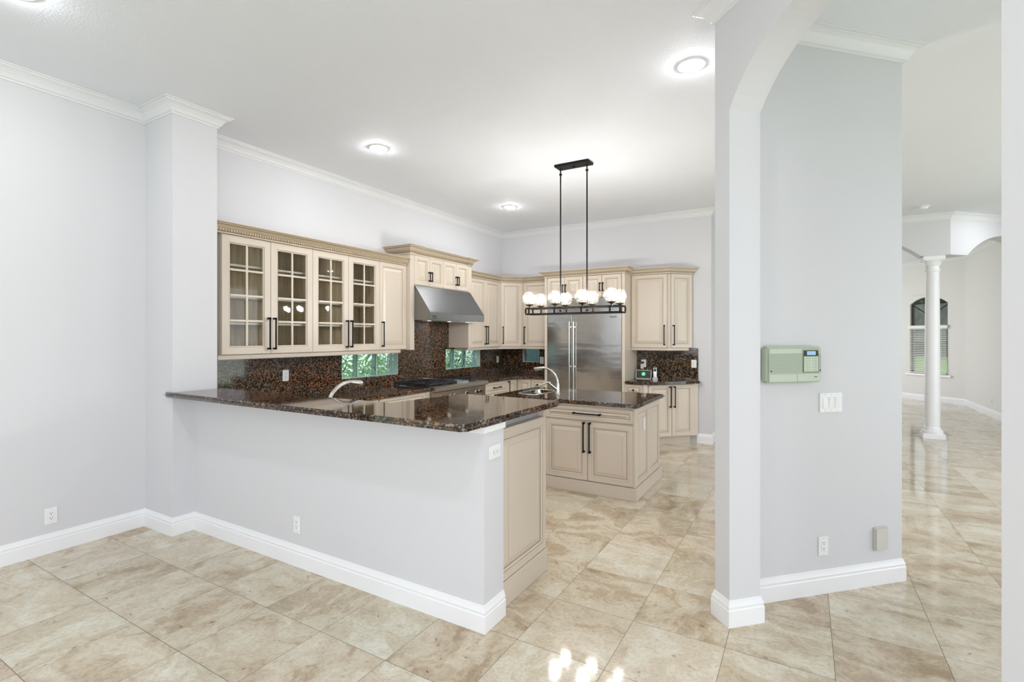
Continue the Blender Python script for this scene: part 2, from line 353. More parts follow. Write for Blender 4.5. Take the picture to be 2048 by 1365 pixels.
    def arch_over(s, a0, a1, spring, rise, top, b0, b1, n=28):
        """masonry above a segmental arch"""
        h = (a1-a0)/2; c = (a0+a1)/2; r = (h*h+rise*rise)/(2*rise); k = r-rise; L = []
        for i in range(n+1):
            a = a0+(a1-a0)*i/n; z = spring+math.sqrt(max(0, r*r-(a-c)**2))-k
            L.append([s.v(a, b0, z), s.v(a, b1, z), s.v(a, b1, top), s.v(a, b0, top)])
        for p, q in zip(L, L[1:]):
            for j in range(4): s.f([p[j], q[j], q[(j+1) % 4], p[(j+1) % 4]])
        s.f(L[0]); s.f(L[-1][::-1]); return s
    def obj(s, name, mats, origin=(0, 0, 0), smooth=None):
        bmesh.ops.recalc_face_normals(s.bm, faces=s.bm.faces)
        me = bpy.data.meshes.new(name); O = Vector(origin)
        for v in s.bm.verts: v.co -= O
        s.bm.to_mesh(me); s.bm.free()
        for m in (mats if isinstance(mats, (list, tuple)) else [mats]): me.materials.append(m)
        if smooth:
            for p in me.polygons: p.use_smooth = True
            me.set_sharp_from_angle(angle=math.radians(smooth))
        o = bpy.data.objects.new(name, me); col.objects.link(o); return o
BASE = {}
def tagit(o, label, cat, group=None, kind=None):
    o['label'] = label; o['category'] = cat
    if group: o['group'] = group
    if kind: o['kind'] = kind
    return o
def thing(name, label, cat, loc, group=None):
    o = bpy.data.objects.new(name, None); col.objects.link(o); o.location = loc; o.empty_display_size = 0.1
    BASE[o] = Vector(loc); return tagit(o, label, cat, group)
def part(name, mb, mats, parent, smooth=None, label=None):
    o = mb.obj(name, mats, BASE[parent], smooth); o.parent = parent; BASE[o] = BASE[parent]
    if label: o['label'] = label
    return o
def single(name, mb, mats, label, cat, loc, group=None, smooth=None):
    o = mb.obj(name, mats, loc, smooth); o.location = loc; return tagit(o, label, cat, group)
def struct(name, mb, mats, smooth=None):
    o = mb.obj(name, mats, (0, 0, 0), smooth); o['kind'] = 'structure'; return o
def dup(root, loc, rz, label, group=None):
    def cp(o, parent):
        c = o.copy(); col.objects.link(c)
        if parent: c.parent = parent
        for ch in o.children: cp(ch, c)
        return c
    r = cp(root, None); r.location = loc; r.rotation_euler = (0, 0, rz); r['label'] = label
    if group: r['group'] = group
    return r

def d2(P, u, t, b=0):
    u = Vector(u).normalized(); n = Vector((u.y, -u.x)); q = Vector(P)+u*t+n*b; return (q.x, q.y)
# ------------------------------------------------------------------ the setting
XL, YB, HC = -4.695, 7.675, 3.40
GP = [(-4.86, -3.35), (4.66, -3.35), (4.66, 13.50), (-1.32, 19.48), (-4.86, 19.48)]
struct('floor', MB().prism(GP, -0.12, 0.0), M['floor'])
struct('ceiling', MB().prism(GP, HC, HC+0.15), M['ceiling'])
WIN1 = (4.04, 4.976, 1.055, 1.36); WIN2 = (6.002, 6.931, 1.055, 1.36); WIN3 = (-4.281, -3.937, 1.108, 1.39)
LW = frame((XL, 0, 0), (0, 1))
struct('wall_left', MB(LW).slab(-3.35, 7.675, 0, HC, -0.16, 0, [WIN1, WIN2]), M['wall'])
BW = frame((0, YB, 0), (1, 0))
struct('wall_back', MB(BW).slab(XL-0.16, -1.165, 0, HC, -0.15, 0, [WIN3]), M['wall'])
struct('wall_pier', MB().prism([(XL, 2.03), (-4.263, 2.03), (-4.263, 2.373), (XL, 2.373)], 0, HC), M['wall'])
struct('wall_peninsula', MB().prism([(-4.263, 2.195), (-1.457, 2.195), (-1.457, 2.393), (-4.263, 2.393)], 0, 1.081), M['wall'])
struct('trim_1', MB().sweep([(-4.262, 2.195), (-1.457, 2.195), (-1.457, 2.40)], [(0, 1.046), (.007, 1.046), (.010, 1.052), (.010, 1.0805), (0, 1.0805)]), M['trim'])
# dining room end wall with its tall window opening, and the right side wall
struct('wall_dining_rear', MB(frame((0, -3.2, 0), (-1, 0))).slab(-1.83, 4.86, 0, HC, -0.15, 0, [(-0.95, 3.75, 0.12, 2.78)]), M['wall'])
struct('wall_dining_right', MB(frame((1.83, 0, 0), (0, -1))).slab(-0.73, 3.2, 0, HC, -0.15, 0, [(-0.35, 2.85, 0.12, 2.70)]), M['wall'])  # opening added to let the side fill in
# wall with the arched opening, set at 45 degrees
P1 = (-0.434, 2.989); AW = frame((P1[0], P1[1], 0), (1, -1)); T0, T1, TH = 0.12, 1.3365, 0.196
mb = MB(AW); mb.slab(0, T0, 0, HC, -TH, 0); mb.slab(T1, 3.20, 0, HC, -TH, 0); mb.arch_over(T0, T1, 2.78, 0.33, HC, -TH, 0)
struct('wall_arch', mb, M['wall'])
# wall behind the arch, carrying the intercom
CWo = (-0.327, 3.158); CW = frame((CWo[0], CWo[1], 0), (1, 1)); CL = (0.536-CWo[0])/S2
mb = MB(CW); mb.slab(-0.055, CL, 0, HC, -0.12, 0); mb.box(-0.055, -0.001, -0.01, 0.06, 0, HC)
struct('wall_intercom', mb, M['wall'])
struct('wall_hall_south', MB(frame((0, 0.73, 0), (1, 0))).slab(1.83, 4.66, 0, HC, -0.15, 0.0, [(2.15, 4.25, 0.15, 2.80)]), M['wall'])  # opening added to let the south fill in
struct('wall_hall_east', MB(frame((4.5, 0, 0), (0, -1))).slab(-13.3, -0.58, 0, HC, -0.15, 0, [(-8.6, -3.4, 0.15, 2.95)]), M['wall'])
struct('wall_hall_west', MB(frame((-1.165, 0, 0), (0, 1))).slab(7.826, 19.3, 0, HC, -0.15, 0, [(12.7, 16.3, 0.2, 3.0)]), M['wall'])
# parlour beyond the hall
D0 = Vector((3.12, 14.90)); DU = (1, -1)
DW = frame((D0.x-S2*6.1, D0.y+S2*6.1, 0), DU); DLn = 6.1
def dw_a(x, y): return ((x-(D0.x-S2*6.1))*S2-(y-(D0.y+S2*6.1))*S2)
wa0, wa1 = dw_a(2.268, 15.764), dw_a(2.86, 15.146)
mb = MB(DW); mb.slab(0, DLn+0.14, 0, HC, -0.14, 0, [(wa0, wa1, 0.65, 2.36+0.20)]); mb.arch_over(wa0, wa1, 2.345, 0.165, 2.565, -0.14, 0, 20)
struct('wall_parlour_back', mb, M['beige_wall'])
struct('wall_parlour_right', MB(frame((3.12, 0, 0), (0, -1))).slab(-14.95, -11.1, 0, HC, -0.14, 0), M['beige_wall'])
# beams with arches between hall and parlour
mb = MB(frame((0, 9.73, 0), (1, 0))); mb.arch_over(-0.072, 1.528, 2.78, 0.33, HC, -0.26, 0); mb.slab(1.528, 1.872, 2.78, HC, -0.26, 0); mb.slab(-1.165, -0.072, 0, HC, -0.26, 0)
struct('wall_hall_arch', mb, M['wall'])
B2 = frame((1.872, 9.73, 0), (1, 1)); mb = MB(); mb.prism([(1.8725, 9.7305), d2((1.872, 9.73), (1, 1), .3449), d2((1.872, 9.73), (1, 1), .3449, -.26), (1.8725, 10.098)], 2.78, HC); mb.M = B2; mb.arch_over(0.345, 1.945, 2.78, 0.33, HC, -0.26, 0); mb.slab(1.945, 3.86, 0, HC, -0.26, 0)
struct('wall_hall_diagonal', mb, M['wall'])

BP = [(0, 0), (.016, 0), (.016, .088), (.0125, .094), (.0125, .101), (.0145, .107), (.011, .116), (.007, .128), (.005, .138), (0, .140)]
CP = [(0, 3.305), (.008, 3.305), (.010, 3.318), (.020, 3.322), (.024, 3.330), (.032, 3.345), (.048, 3.366), (.066, 3.378), (.074, 3.381), (.076, 3.390), (.090, 3.392), (.092, 3.3995), (0, 3.3995)]
struct('baseboard_dining', MB().sweep([(XL, -3.2), (XL, 2.03), (-4.263, 2.03), (-4.263, 2.195), (-1.457, 2.195), (-1.457, 2.392)], BP), M['trim'])
P0 = d2(P1, (1, -1), T0); P1b = d2(P1, (1, -1), 0, -TH); P2 = d2(P1, (1, -1), T0, -TH)
# jamb and wall C
jamb_in = d2(CWo, (1, 1), 0); C1 = d2(CWo, (1, 1), CL); C1b = d2(CWo, (1, 1), CL, -0.12)
struct('baseboard_arch', MB().sweep([P1b, P1, P0, P2, d2(P1, (1, -1), 0.0, -TH)], BP), M['trim'])
struct('baseboard_intercom', MB().sweep([d2(CWo, (1, 1), -0.03), C1, C1b], BP), M['trim'])
struct('baseboard_arch_right', MB().sweep([d2(P1, (1, -1), T1, -TH), d2(P1, (1, -1), T1), d2(P1, (1, -1), 3.2), (1.83, -3.2)], BP), M['trim'])
struct('baseboard_back', MB().sweep([(-1.36, YB), (-1.165, YB), (-1.165, 9.73)], BP), M['trim'])
struct('baseboard_parlour', MB().sweep([d2((D0.x, D0.y), (-1, 1), 6.0), (D0.x, D0.y), (3.12, 11.3)], BP), M['trim'])
struct('trim_2', MB().sweep([(XL, -3.2), (XL, 2.03), (-4.263, 2.03), (-4.263, 2.373), (XL, 2.373), (XL, YB), (-1.165, YB), (-1.165, 9.6)], CP), M['crown'])
struct('trim_3', MB().sweep([d2(P1, (1, -1), T0, -TH), P1b, P1, d2(P1, (1, -1), 3.2), (1.83, -3.2)], CP), M['crown'])
struct('trim_4', MB().sweep([d2(CWo, (1, 1), -0.02), C1, C1b, d2(CWo, (1, 1), 0.3, -0.12)], CP), M['crown'])
struct('trim_5', MB().sweep([(-1.165, 9.73), (1.872, 9.73), d2((1.872, 9.73), (1, 1), 3.7)], CP), M['crown'])
struct('trim_6', MB().sweep([d2((D0.x, D0.y), (-1, 1), 6.0), (D0.x, D0.y), (3.12, 11.3)], CP), M['crown'])

# glass block windows
def block_window(name, fr, w, n):
    a0, a1, z0, z1 = w; mb = MB(fr); s = (a1-a0)/n
    mb.mi = 1
    for k in range(n):
        mb.mi = 0; mb.box(a0+k*s+.009, a0+(k+1)*s-.009, -0.070, -0.060, z0+.008, z1-.004); mb.box(a0+k*s+.009, a0+(k+1)*s-.009, -0.140, -0.130, z0+.008, z1-.004)
        mb.mi = 1
        if k: mb.box(a0+k*s-.009, a0+k*s+.009, -0.142, -0.057, z0, z1)
    mb.mi = 1; mb.box(a0, a1, -0.135, -0.066, z0, z0+.0075)
    return struct(name, mb, [M['block'], M['mortar']])
block_window('window_1', LW, WIN1, 3); block_window('window_2', LW, WIN2, 3); block_window('window_3', BW, WIN3, 1)
# pale tiled reveals of the block windows
for k, (f_, w) in enumerate(((LW, WIN1), (LW, WIN2))):
    mb = MB(f_); a0, a1, z0, z1 = w; mb.box(a1-.006, a1, -0.06, 0.019, z0, z1); mb.box(a0, a0+.006, -0.06, 0.019, z0, z1); mb.box(a0+.006, a1-.006, -0.06, 0.019, z0, z0+.006)
    struct('trim_%d' % (7+k), mb, M['mortar'])
# arched parlour window: frame, mullions, glass, sill
am = (wa0+wa1)/2; mb = MB(DW)
for a in (wa0+.02, wa1-.02): mb.box(a-.02, a+.02, -0.10, -0.05, 0.65, 2.36)
mb.box(wa0, wa1, -0.10, -0.05, 0.65, 0.69); mb.box(wa0, wa1, -0.10, -0.05, 1.385, 1.43); mb.box(wa0, wa1, -0.10, -0.05, 1.78, 1.83)
n = 16; h = (wa1-wa0)/2; r = (h*h+.165**2)/(.33); L = []
for i in range(n+1):
    a = wa0+(wa1-wa0)*i/n; z = 2.345+math.sqrt(max(0, r*r-(a-am)**2))-(r-.165); L.append((a, -0.075, z-.012))
mb.tube(L, 0.022, 6)
mb.tube([(wa0+.02, -0.075, 2.33), (am-.03, -0.075, 2.06), (am, -0.075, 2.02), (am+.03, -0.075, 2.06), (wa1-.02, -0.075, 2.33)], 0.014, 6)
mb.tube([(am, -0.075, 1.8), (am, -0.075, 2.49)], 0.012, 6)
struct('window_4', mb, M['dark_frame'])
struct('window_5', MB(DW).box(wa0+.03, wa1-.03, -0.078, -0.072, 0.67, 2.34), M['glass'])
struct('trim_9', MB(DW).box(wa0-.09, wa1+.09, 0.0005, 0.05, 0.60, 0.65, 0.006), M['trim'])
t = thing('window_blind', 'white slatted blind lowered over the lower part of the arched window', 'blind', tuple((DW @ Vector((am, 0.0, 0.65)))))
part('headrail', MB(DW).box(wa0-.02, wa1+.02, 0.003, 0.055, 1.74, 1.82, 0.004), M['blind'], t)
mb = MB(DW)
for k in range(24):
    z = 0.72+k*0.043; q = [mb.v(a, b_, zz) for a, b_, zz in ((wa0+.005, .006, z+.020), (wa1-.005, .006, z+.020), (wa1-.005, .050, z), (wa0+.005, .050, z), (wa0+.005, .006, z+.023), (wa1-.005, .006, z+.023), (wa1-.005, .050, z+.003), (wa0+.005, .050, z+.003))]
    for i in ((0, 1, 2, 3), (4, 5, 6, 7), (0, 1, 5, 4), (1, 2, 6, 5), (2, 3, 7, 6), (3, 0, 4, 7)): mb.f([q[j] for j in i])
part('slats', mb, M['blind'], t)
part('bottom_rail', MB(DW).box(wa0+.005, wa1-.005, 0.005, 0.05, 0.665, 0.69, 0.003), M['blind'], t)
for a in (wa0+.12, wa1-.12): part('cord', MB(DW).tube([(a, 0.028, 0.68), (a, 0.028, 1.76)], 0.003, 5), M['blind'], t)
# outdoors
struct('wall_dimming_backdrop', MB().prism([(-5.35, 8.7), (-1.33, 8.7), (-1.33, 8.9), (-5.35, 8.9)], -0.16, 3.4), M['slate'])  # wall added to dim the view through the back block window
struct('ground', MB().prism([(-30, -12), (40, -12), (40, 80), (-30, 80)], -0.40, -0.16), M['grass'])
def bumpy(mb, c, r, amp, seedn, u=26, v=16):
    rnd = random.Random(seedn); ph = [(rnd.uniform(2, 9), rnd.uniform(2, 9), rnd.uniform(0, 6), rnd.uniform(0, 6)) for _ in range(7)]
    P = []
    for i in range(v+1):
        th = math.pi*i/v; row = []
        for k in range(u):
            f = 2*math.pi*k/u; d = 1+amp*sum(math.sin(a*th+b_)*math.sin(int(e)*f+g) for a, e, b_, g in ph)/3+rnd.uniform(-amp, amp)*0.4
            row.append(mb.v(c[0]+r[0]*d*math.sin(th)*math.cos(f), c[1]+r[1]*d*math.sin(th)*math.sin(f), c[2]-r[2]*d*math.cos(th)))
        P.append(row)
    for a, b_ in zip(P, P[1:]):
        for k in range(u): mb.f([a[k], a[(k+1) % u], b_[(k+1) % u], b_[k]])
    return mb
mb = MB()
for k in range(11): bumpy(mb, (-6.6, 2.4+k*0.85, 0.42), (0.55, 0.75, 0.62+.16*(k % 2)), 0.16, 30+k)
single('hedge', mb, M['hedge'], 'green garden hedge seen blurred through the glass block windows', 'hedge', (-6.5, 6, -0.16))
for k, (x, y, s, lab) in enumerate(((5.2, 46.0, 1.0, 'dark leafy tree on the lawn, left in the arched window'), (11.2, 50, 1.05, 'dark leafy tree on the lawn, right in the arched window'))):
    t = thing('tree', lab, 'tree', (x, y, -0.16), 'garden trees beyond the lawn')
    part('trunk', MB().tube([(x, y, -0.16), (x+.1, y, 1.2), (x, y, 2.6*s)], [.22, .17, .12], 8), M['bark'], t)
    mb = MB(); bumpy(mb, (x, y, 3.9*s), (2.5*s, 2.0*s, 2.3*s), 0.18, 60+k); bumpy(mb, (x-.5, y-.5, 5.0*s), (1.6*s, 1.5*s, 1.5*s), 0.2, 70+k)
    part('crown', mb, M['tree'], t)
mb = MB()
for k in range(10): bumpy(mb, (1.0+k*1.8, 54+k*.12, .9), (1.5, 1.0, 1.3+.4*(k % 3)), 0.15, 90+k)
single('hedge', mb, M['tree'], 'dark hedge across the lawn behind the arched window', 'hedge', (9, 54, -.16))

# ------------------------------------------------------------------ kitchen cabinets
def pull(fr, a, z, L, b, horiz=False):
    mb = MB(fr); w = .006
    if horiz:
        mb.box(a-L/2, a+L/2, b+.028, b+.039, z-w, z+w, .0015, 1)
        for s in (-1, 1): mb.box(a+s*(L/2-.008)-.0085, a+s*(L/2-.008)+.0085, b, b+.039, z-.009, z+.009, .0015, 1)
    else:
        mb.box(a-w, a+w, b+.028, b+.039, z-L/2, z+L/2, .0015, 1)
        for s in (-1, 1): mb.box(a-.009, a+.009, b, b+.039, z+s*(L/2-.008)-.009, z+s*(L/2-.008)+.009, .0015, 1)
    return mb
def knob(fr, a, z, b):
    f2 = fr @ Matrix.Translation((a, b, z)); return MB(f2).lathe((0, 0, 0), [(.009, 0), (.006, .006), (.006, .014), (.014, .019), (.015, .025), (.010, .030)], 14, 'y')
def add_door(t, fr, a0, a1, z0, z1, handle=None, kind='door', thick=0.02, b=0.0):
    f2 = fr @ Matrix.Translation((0, b, 0)); g = .0015
    d = part(kind, MB(f2).panel_door(a0+g, a1-g, z0+g, z1-g, thick, 0.057 if kind == 'door' else 0.036), [M['cream'], M['glaze']], t)
    if handle:
        hk = handle[0]
        if hk == 'v': part('handle', pull(f2, handle[1], handle[2], handle[3], thick), M['black'], d)
        elif hk == 'h': part('handle', pull(f2, handle[1], handle[2], handle[3], thick, True), M['black'], d)
        elif hk == 'k': part('knob', knob(f2, handle[1], handle[2], thick), M['black'], d, 40)
    return d
def glass_door(t, fr, a0, a1, z0, z1, ha, hz, hl):
    g = .0015; a0 += g; a1 -= g; z0 += g; z1 -= g; T = .02; F = .062
    mb = MB(fr).rings(a0, a1, z0, z1, [(0, 0, 0), (0, T-.003, 0), (.003, T, 0), (F, T, 0), (F+.004, T-.004, 1), (F+.012, T-.006, 0), (F+.014, T-.010, 1), (F+.014, 0, 0)], close=False)
    i = F+.014; ia0, ia1, iz0, iz1 = a0+i, a1-i, z0+i, z1-i; am = (ia0+ia1)/2
    mb.box(am-.009, am+.009, .006, T-.004, iz0, iz1)
    for k in (1, 2, 3):
        z = iz0+(iz1-iz0)*k/4
        mb.box(ia0, am-.009, .006, T-.004, z-.009, z+.009); mb.box(am+.009, ia1, .006, T-.004, z-.009, z+.009)
    d = part('door', mb, [M['cream'], M['glaze']], t)
    part('glass_pane', MB(fr).box(ia0-.003, ia1+.003, .002, .005, iz0-.003, iz1+.003), M['glass'], d)
    part('handle', pull(fr, ha, hz, hl, T), M['black'], d)
UZ0, UZ1 = 1.395, 2.455
UL = frame((-4.38, 0, 0), (0, 1)); DEP = -4.38-XL-.001
def hollow(fr, a0, a1, z0, z1, dep):
    w = .018; mb = MB(fr); mb.box(a0, a0+w, -dep, 0, z0, z1); mb.box(a1-w, a1, -dep, 0, z0, z1)
    mb.box(a0+w, a1-w, -dep, 0, z0, z0+w); mb.box(a0+w, a1-w, -dep, 0, z1-w, z1)
    mb.mi = 1; mb.box(a0+w, a1-w, -dep, -dep+.008, z0+w, z1-w)
    for x in (a0+w, a1-w-.0015): mb.box(x, x+.0015, -dep+.008, -.002, z0+w, z1-w)
    return mb
for (a0, am_, a1, lab) in ((2.465, 2.929, 3.395, 'cream wall cabinet with two glass doors beside the white pier'), (3.395, 3.861, 4.332, 'cream wall cabinet with two glass doors next to the single solid door')):
    t = thing('glass_front_cabinet', lab, 'cabinet', (-4.5, (a0+a1)/2, UZ0), 'glass front wall cabinets')
    part('body', hollow(UL, a0, a1, UZ0, UZ1, DEP), [M['cream'], M['inside']], t)
    for z in (1.665, 1.905, 2.19):
        part('shelf', MB(UL).box(a0+.021, a1-.021, -DEP+.01, -.035, z, z+.018), M['cream'], t)
    glass_door(t, UL, a0, am_, UZ0, UZ1, am_-.03, 1.585, .30); glass_door(t, UL, am_, a1, UZ0, UZ1, am_+.03, 1.585, .30)
def solid_cab(t, fr, a0, a1, z0, z1, dep):
    return part('body', MB(fr).box(a0, a1, -dep, 0, z0, z1), M['cream'], t)
t = thing('wall_cabinet', 'cream wall cabinet with one solid door left of the range hood cabinet', 'cabinet', (-4.5, 4.56, UZ0), 'solid wall cabinets')
solid_cab(t, UL, 4.3325, 4.794, UZ0, UZ1, DEP); add_door(t, UL, 4.332, 4.795, UZ0, UZ1, ('v', 4.372, 1.585, .30))
# crowns and light rails of the wall cabinets
KG = (2, 3, 5, 6, 10, 11, 14, 15)
def kcrown(z, h, d): return [(0, z), (.010, z), (.012, z+.14*h), (.005, z+.17*h), (.005, z+.22*h), (.017, z+.24*h), (.020, z+.36*h), (.014, z+.40*h), (.28*d, z+.46*h), (.46*d, z+.56*h), (.66*d, z+.70*h), (.70*d, z+.74*h), (.66*d, z+.77*h), (.84*d, z+.80*h), (.90*d, z+.88*h), (.86*d, z+.90*h), (d, z+.92*h), (d, z+h), (0, z+h)]
cx = -4.358
mb = MB().sweep([(cx, 2.40), (cx, 4.7935)], kcrown(2.456, .092, .070), True, KG); mb.mi = 0
for k in range(98):
    y = 2.41+k*.0243; mb.box(cx+.009, cx+.027, y, y+.0125, 2.476, 2.492)
mb.box(-4.60, cx, 2.40, 4.7935, 2.457, 2.475)
single('cabinet_crown', mb, [M['gold'], M['glaze']], 'tan crown moulding with dentils on top of the glass front cabinets', 'moulding', (-4.45, 3.6, 2.456), 'crown mouldings on the cabinets')
single('light_rail', MB().sweep([(-4.384, 2.445), (-4.384, 4.70), (-4.62, 4.70)], [(0, 1.394), (-.018, 1.394), (-.018, 1.350), (0, 1.350), (.006, 1.356), (.006, 1.388)]), M['cream'], 'cream rail under the glass front cabinets', 'moulding', (-4.4, 3.6, 1.35), 'light rails under the cabinets')
# hood cabinet between pilasters
HL = frame((-4.32, 0, 0), (0, 1))
t = thing('hood_cabinet', 'cream cabinet with four small doors and pilasters above the steel hood', 'cabinet', (-4.5, 5.47, 1.385))
part('body', MB(HL).box(4.8785, 6.0665, -.373, 0, 2.215, 2.60), M['cream'], t)
for a0, a1 in ((4.796, 4.878), (6.067, 6.149)): part('pilaster', MB(HL).box(a0, a1, -.352, .018, 1.385, 2.60, .002, 1), M['cream'], t)
for k in range(4):
    a0 = 4.879+k*.2969; a1 = a0+.2969; ha = a1-.022 if k % 2 == 0 else a0+.022
    add_door(t, HL, a0, a1, 2.222, 2.598, ('v', ha, 2.345, .125))
part('crown', MB().sweep([(-4.69, 4.795), (-4.30, 4.795), (-4.30, 4.886), (-4.318, 4.886), (-4.318, 6.059), (-4.30, 6.059), (-4.30, 6.150), (-4.69, 6.150)], kcrown(2.601, .112, .085), True, KG), [M['gold_pale'], M['glaze']], t)
part('top', MB().box(-4.68, -4.32, 4.80, 6.145, 2.602, 2.62), M['cream'], t)
# wall cabinets to the corner
t = thing('wall_cabinet', 'cream wall cabinet with two tall solid doors right of the range hood', 'cabinet', (-4.5, 6.6, UZ0), 'solid wall cabinets')
solid_cab(t, UL, 6.152, 7.058, UZ0-.01, UZ1, DEP)
add_door(t, UL, 6.185, 6.620, UZ0-.01, UZ1, ('v', 6.592, 1.575, .29)); add_door(t, UL, 6.620, 7.050, UZ0-.01, UZ1, ('v', 6.650, 1.575, .29))
t = thing('corner_cabinet', 'cream diagonal wall cabinet in the kitchen corner with one door', 'cabinet', (-4.5, 7.5, UZ0))
part('body', MB().prism([(XL+.002, 7.059), (-4.38, 7.059), (-4.10, 7.359), (-4.10, YB-.002), (XL+.002, YB-.002)], UZ0-.01, UZ1), M['cream'], t)
cu = Vector((-4.10+4.38, 7.359-7.059)); CF = frame((-4.38, 7.059, 0), cu); cl = cu.length
part('stile', MB(CF).box(.0, .022, 0.0005, .012, UZ0-.01, UZ1), M['cream'], t); part('stile', MB(CF).box(cl-.022, cl, 0.0005, .012, UZ0-.01, UZ1), M['cream'], t)
add_door(t, CF, .024, cl-.024, UZ0-.01, UZ1, ('v', .055, 1.575, .29))
UB = frame((0, 7.36, 0), (1, 0)); DB = YB-7.36-.001
t = thing('wall_cabinet', 'cream wall cabinet with one solid door left of the refrigerator', 'cabinet', (-3.8, 7.5, UZ0), 'solid wall cabinets')
solid_cab(t, UB, -4.099, -3.537, UZ0-.01, UZ1, DB); add_door(t, UB, -4.078, -3.540, UZ0-.01, UZ1, ('v', -4.045, 1.575, .29))
cp_path = [(-4.358, 6.152), (-4.358, 7.05), (-4.084, 7.338), (-3.536, 7.338)]
mb = MB().sweep(cp_path, kcrown(2.456, .092, .070), True, KG); mb.prism([(-4.6, 6.152), (-4.358, 6.152), (-4.358, 7.05), (-4.084, 7.338), (-3.537, 7.338), (-3.537, 7.6), (-4.6, 7.6)], 2.457, 2.475)
single('cabinet_crown', mb, [M['gold_pale'], M['glaze']], 'tan crown moulding bending round the corner wall cabinets', 'moulding', (-4.3, 7.0, 2.456), 'crown mouldings on the cabinets')
single('light_rail', MB().sweep([(-4.62, 6.155), (-4.384, 6.155), (-4.384, 7.052), (-4.102, 7.356), (-3.538, 7.356)], [(0, 1.384), (-.018, 1.384), (-.018, 1.345), (0, 1.345), (.006, 1.351), (.006, 1.378)]), M['cream'], 'cream rail under the corner wall cabinets', 'moulding', (-4.3, 7.0, 1.345), 'light rails under the cabinets')
# refrigerator niche
t = thing('refrigerator_surround', 'cream tall panels and four-door cabinet enclosing the refrigerator', 'cabinet', (-2.89, 7.35, 0))
for a0, a1 in ((-3.535, -3.495), (-2.288, -2.243)): part('side_panel', MB().box(a0, a1, 7.05, YB-.002, 0, 2.475, .002, 1), M['cream'], t)
FU = frame((0, 7.07, 0), (1, 0))
part('body', MB(FU).box(-3.494, -2.289, -.60, 0, 2.14, 2.475), M['cream'], t)
for k in range(4):
    a0 = -3.490+k*.2995; a1 = a0+.296; ha = a1-.022 if k % 2 == 0 else a0+.022
    add_door(t, FU, a0, a1, 2.146, 2.468, ('v', ha, 2.29, .125))
part('crown', MB().sweep([(-3.536, 7.262), (-3.536, 7.05), (-2.242, 7.05), (-2.242, 7.262)], kcrown(2.476, .092, .075), True, KG), [M['gold_pale'], M['glaze']], t)
part('top', MB().box(-3.53, -2.25, 7.06, 7.60, 2.477, 2.49), M['cream'], t)
t = thing('refrigerator', 'wide stainless steel refrigerator with two doors behind the island', 'refrigerator', (-2.89, 7.4, 0))
part('body', MB(FU).box(-3.488, -2.294, -.59, -.032, 0.02, 2.13), M['steel'], t)
mb = MB(FU); mb.box(-3.488, -2.294, -.03, -.004, 1.905, 2.13)
for k in range(6): mb.box(-3.47, -2.31, -.004, .012, 1.925+k*.033, 1.943+k*.033, .003, 1)
part('grille', mb, M['steel'], t)
for a0, a1, ha, nm in ((-3.486, -3.069, -3.098, 0), (-3.061, -2.297, -3.030, 1)):
    d = part('door', MB(FU).box(a0, a1, -.030, .018, 0.12, 1.890, .004, 2), M['steel'], t)
    mb = MB(FU); mb.tube([(ha, .062, .42), (ha, .062, 1.78)], .0115, 12)
    for z in (.50, 1.10, 1.70): mb.box(ha-.006, ha+.006, .0182, .056, z-.012, z+.012)
    part('handle', mb, M['chrome'], d, 40)
    if nm:
        fb = FU @ Matrix.Translation((-2.42, .0185, 1.845)); mb = MB(fb)
        mb.rings(-.052, .052, -.013, .013, [(0, 0, 0), (0, .003, 0), (.004, .003, 0), (.004, 0, 0)], close=False)
        for k in range(7): mb.box(-.036+k*.0105, -.030+k*.0105, 0, .002, -.004, .004)
        part('badge', mb, M['dark'], d)
part('toe_grille', MB(FU).box(-3.486, -2.297, -.02, 0, .02, .11), M['dark'], t)
# right wall cabinet, angled
t = thing('wall_cabinet', 'cream wall cabinet with an angled second door right of the refrigerator', 'cabinet', (-1.9, 7.5, UZ0), 'solid wall cabinets')
part('body', MB().prism([(-2.2415, 7.36), (-1.70, 7.36), (-1.43, 7.63), (-1.43, YB-.002), (-2.2415, YB-.002)], UZ0-.005, UZ1+.008), M['cream'], t)
add_door(t, UB, -2.236, -1.715, UZ0-.005, UZ1+.008, ('v', -1.748, 1.575, .29))
RF = frame((-1.70, 7.36, 0), (1, 1)); part('stile', MB(RF).box(-.005, .03, .0008, .011, UZ0-.005, UZ1+.008), M['cream'], t)
add_door(t, RF, .034, .378, UZ0-.005, UZ1+.008, ('v', .066, 1.575, .29))
mb = MB().sweep([(-2.2415, 7.338), (-1.691, 7.338), (-1.41, 7.619), (-1.41, YB-.003)], kcrown(2.466, .088, .070), True, KG); mb.prism([(-2.2415, 7.338), (-1.70, 7.338), (-1.42, 7.62), (-1.42, 7.66), (-2.2415, 7.66)], 2.467, 2.48)
single('cabinet_crown', mb, [M['gold_pale'], M['glaze']], 'tan crown moulding on the angled wall cabinet right of the refrigerator', 'moulding', (-1.9, 7.5, 2.466), 'crown mouldings on the cabinets')
single('light_rail', MB().sweep([(-2.2415, 7.356), (-1.702, 7.356), (-1.47, 7.588), (-1.47, 7.65)], [(0, 1.389), (-.018, 1.389), (-.018, 1.350), (0, 1.350), (.006, 1.356), (.006, 1.383)]), M['cream'], 'cream rail under the angled wall cabinet', 'moulding', (-1.9, 7.4, 1.35), 'light rails under the cabinets')

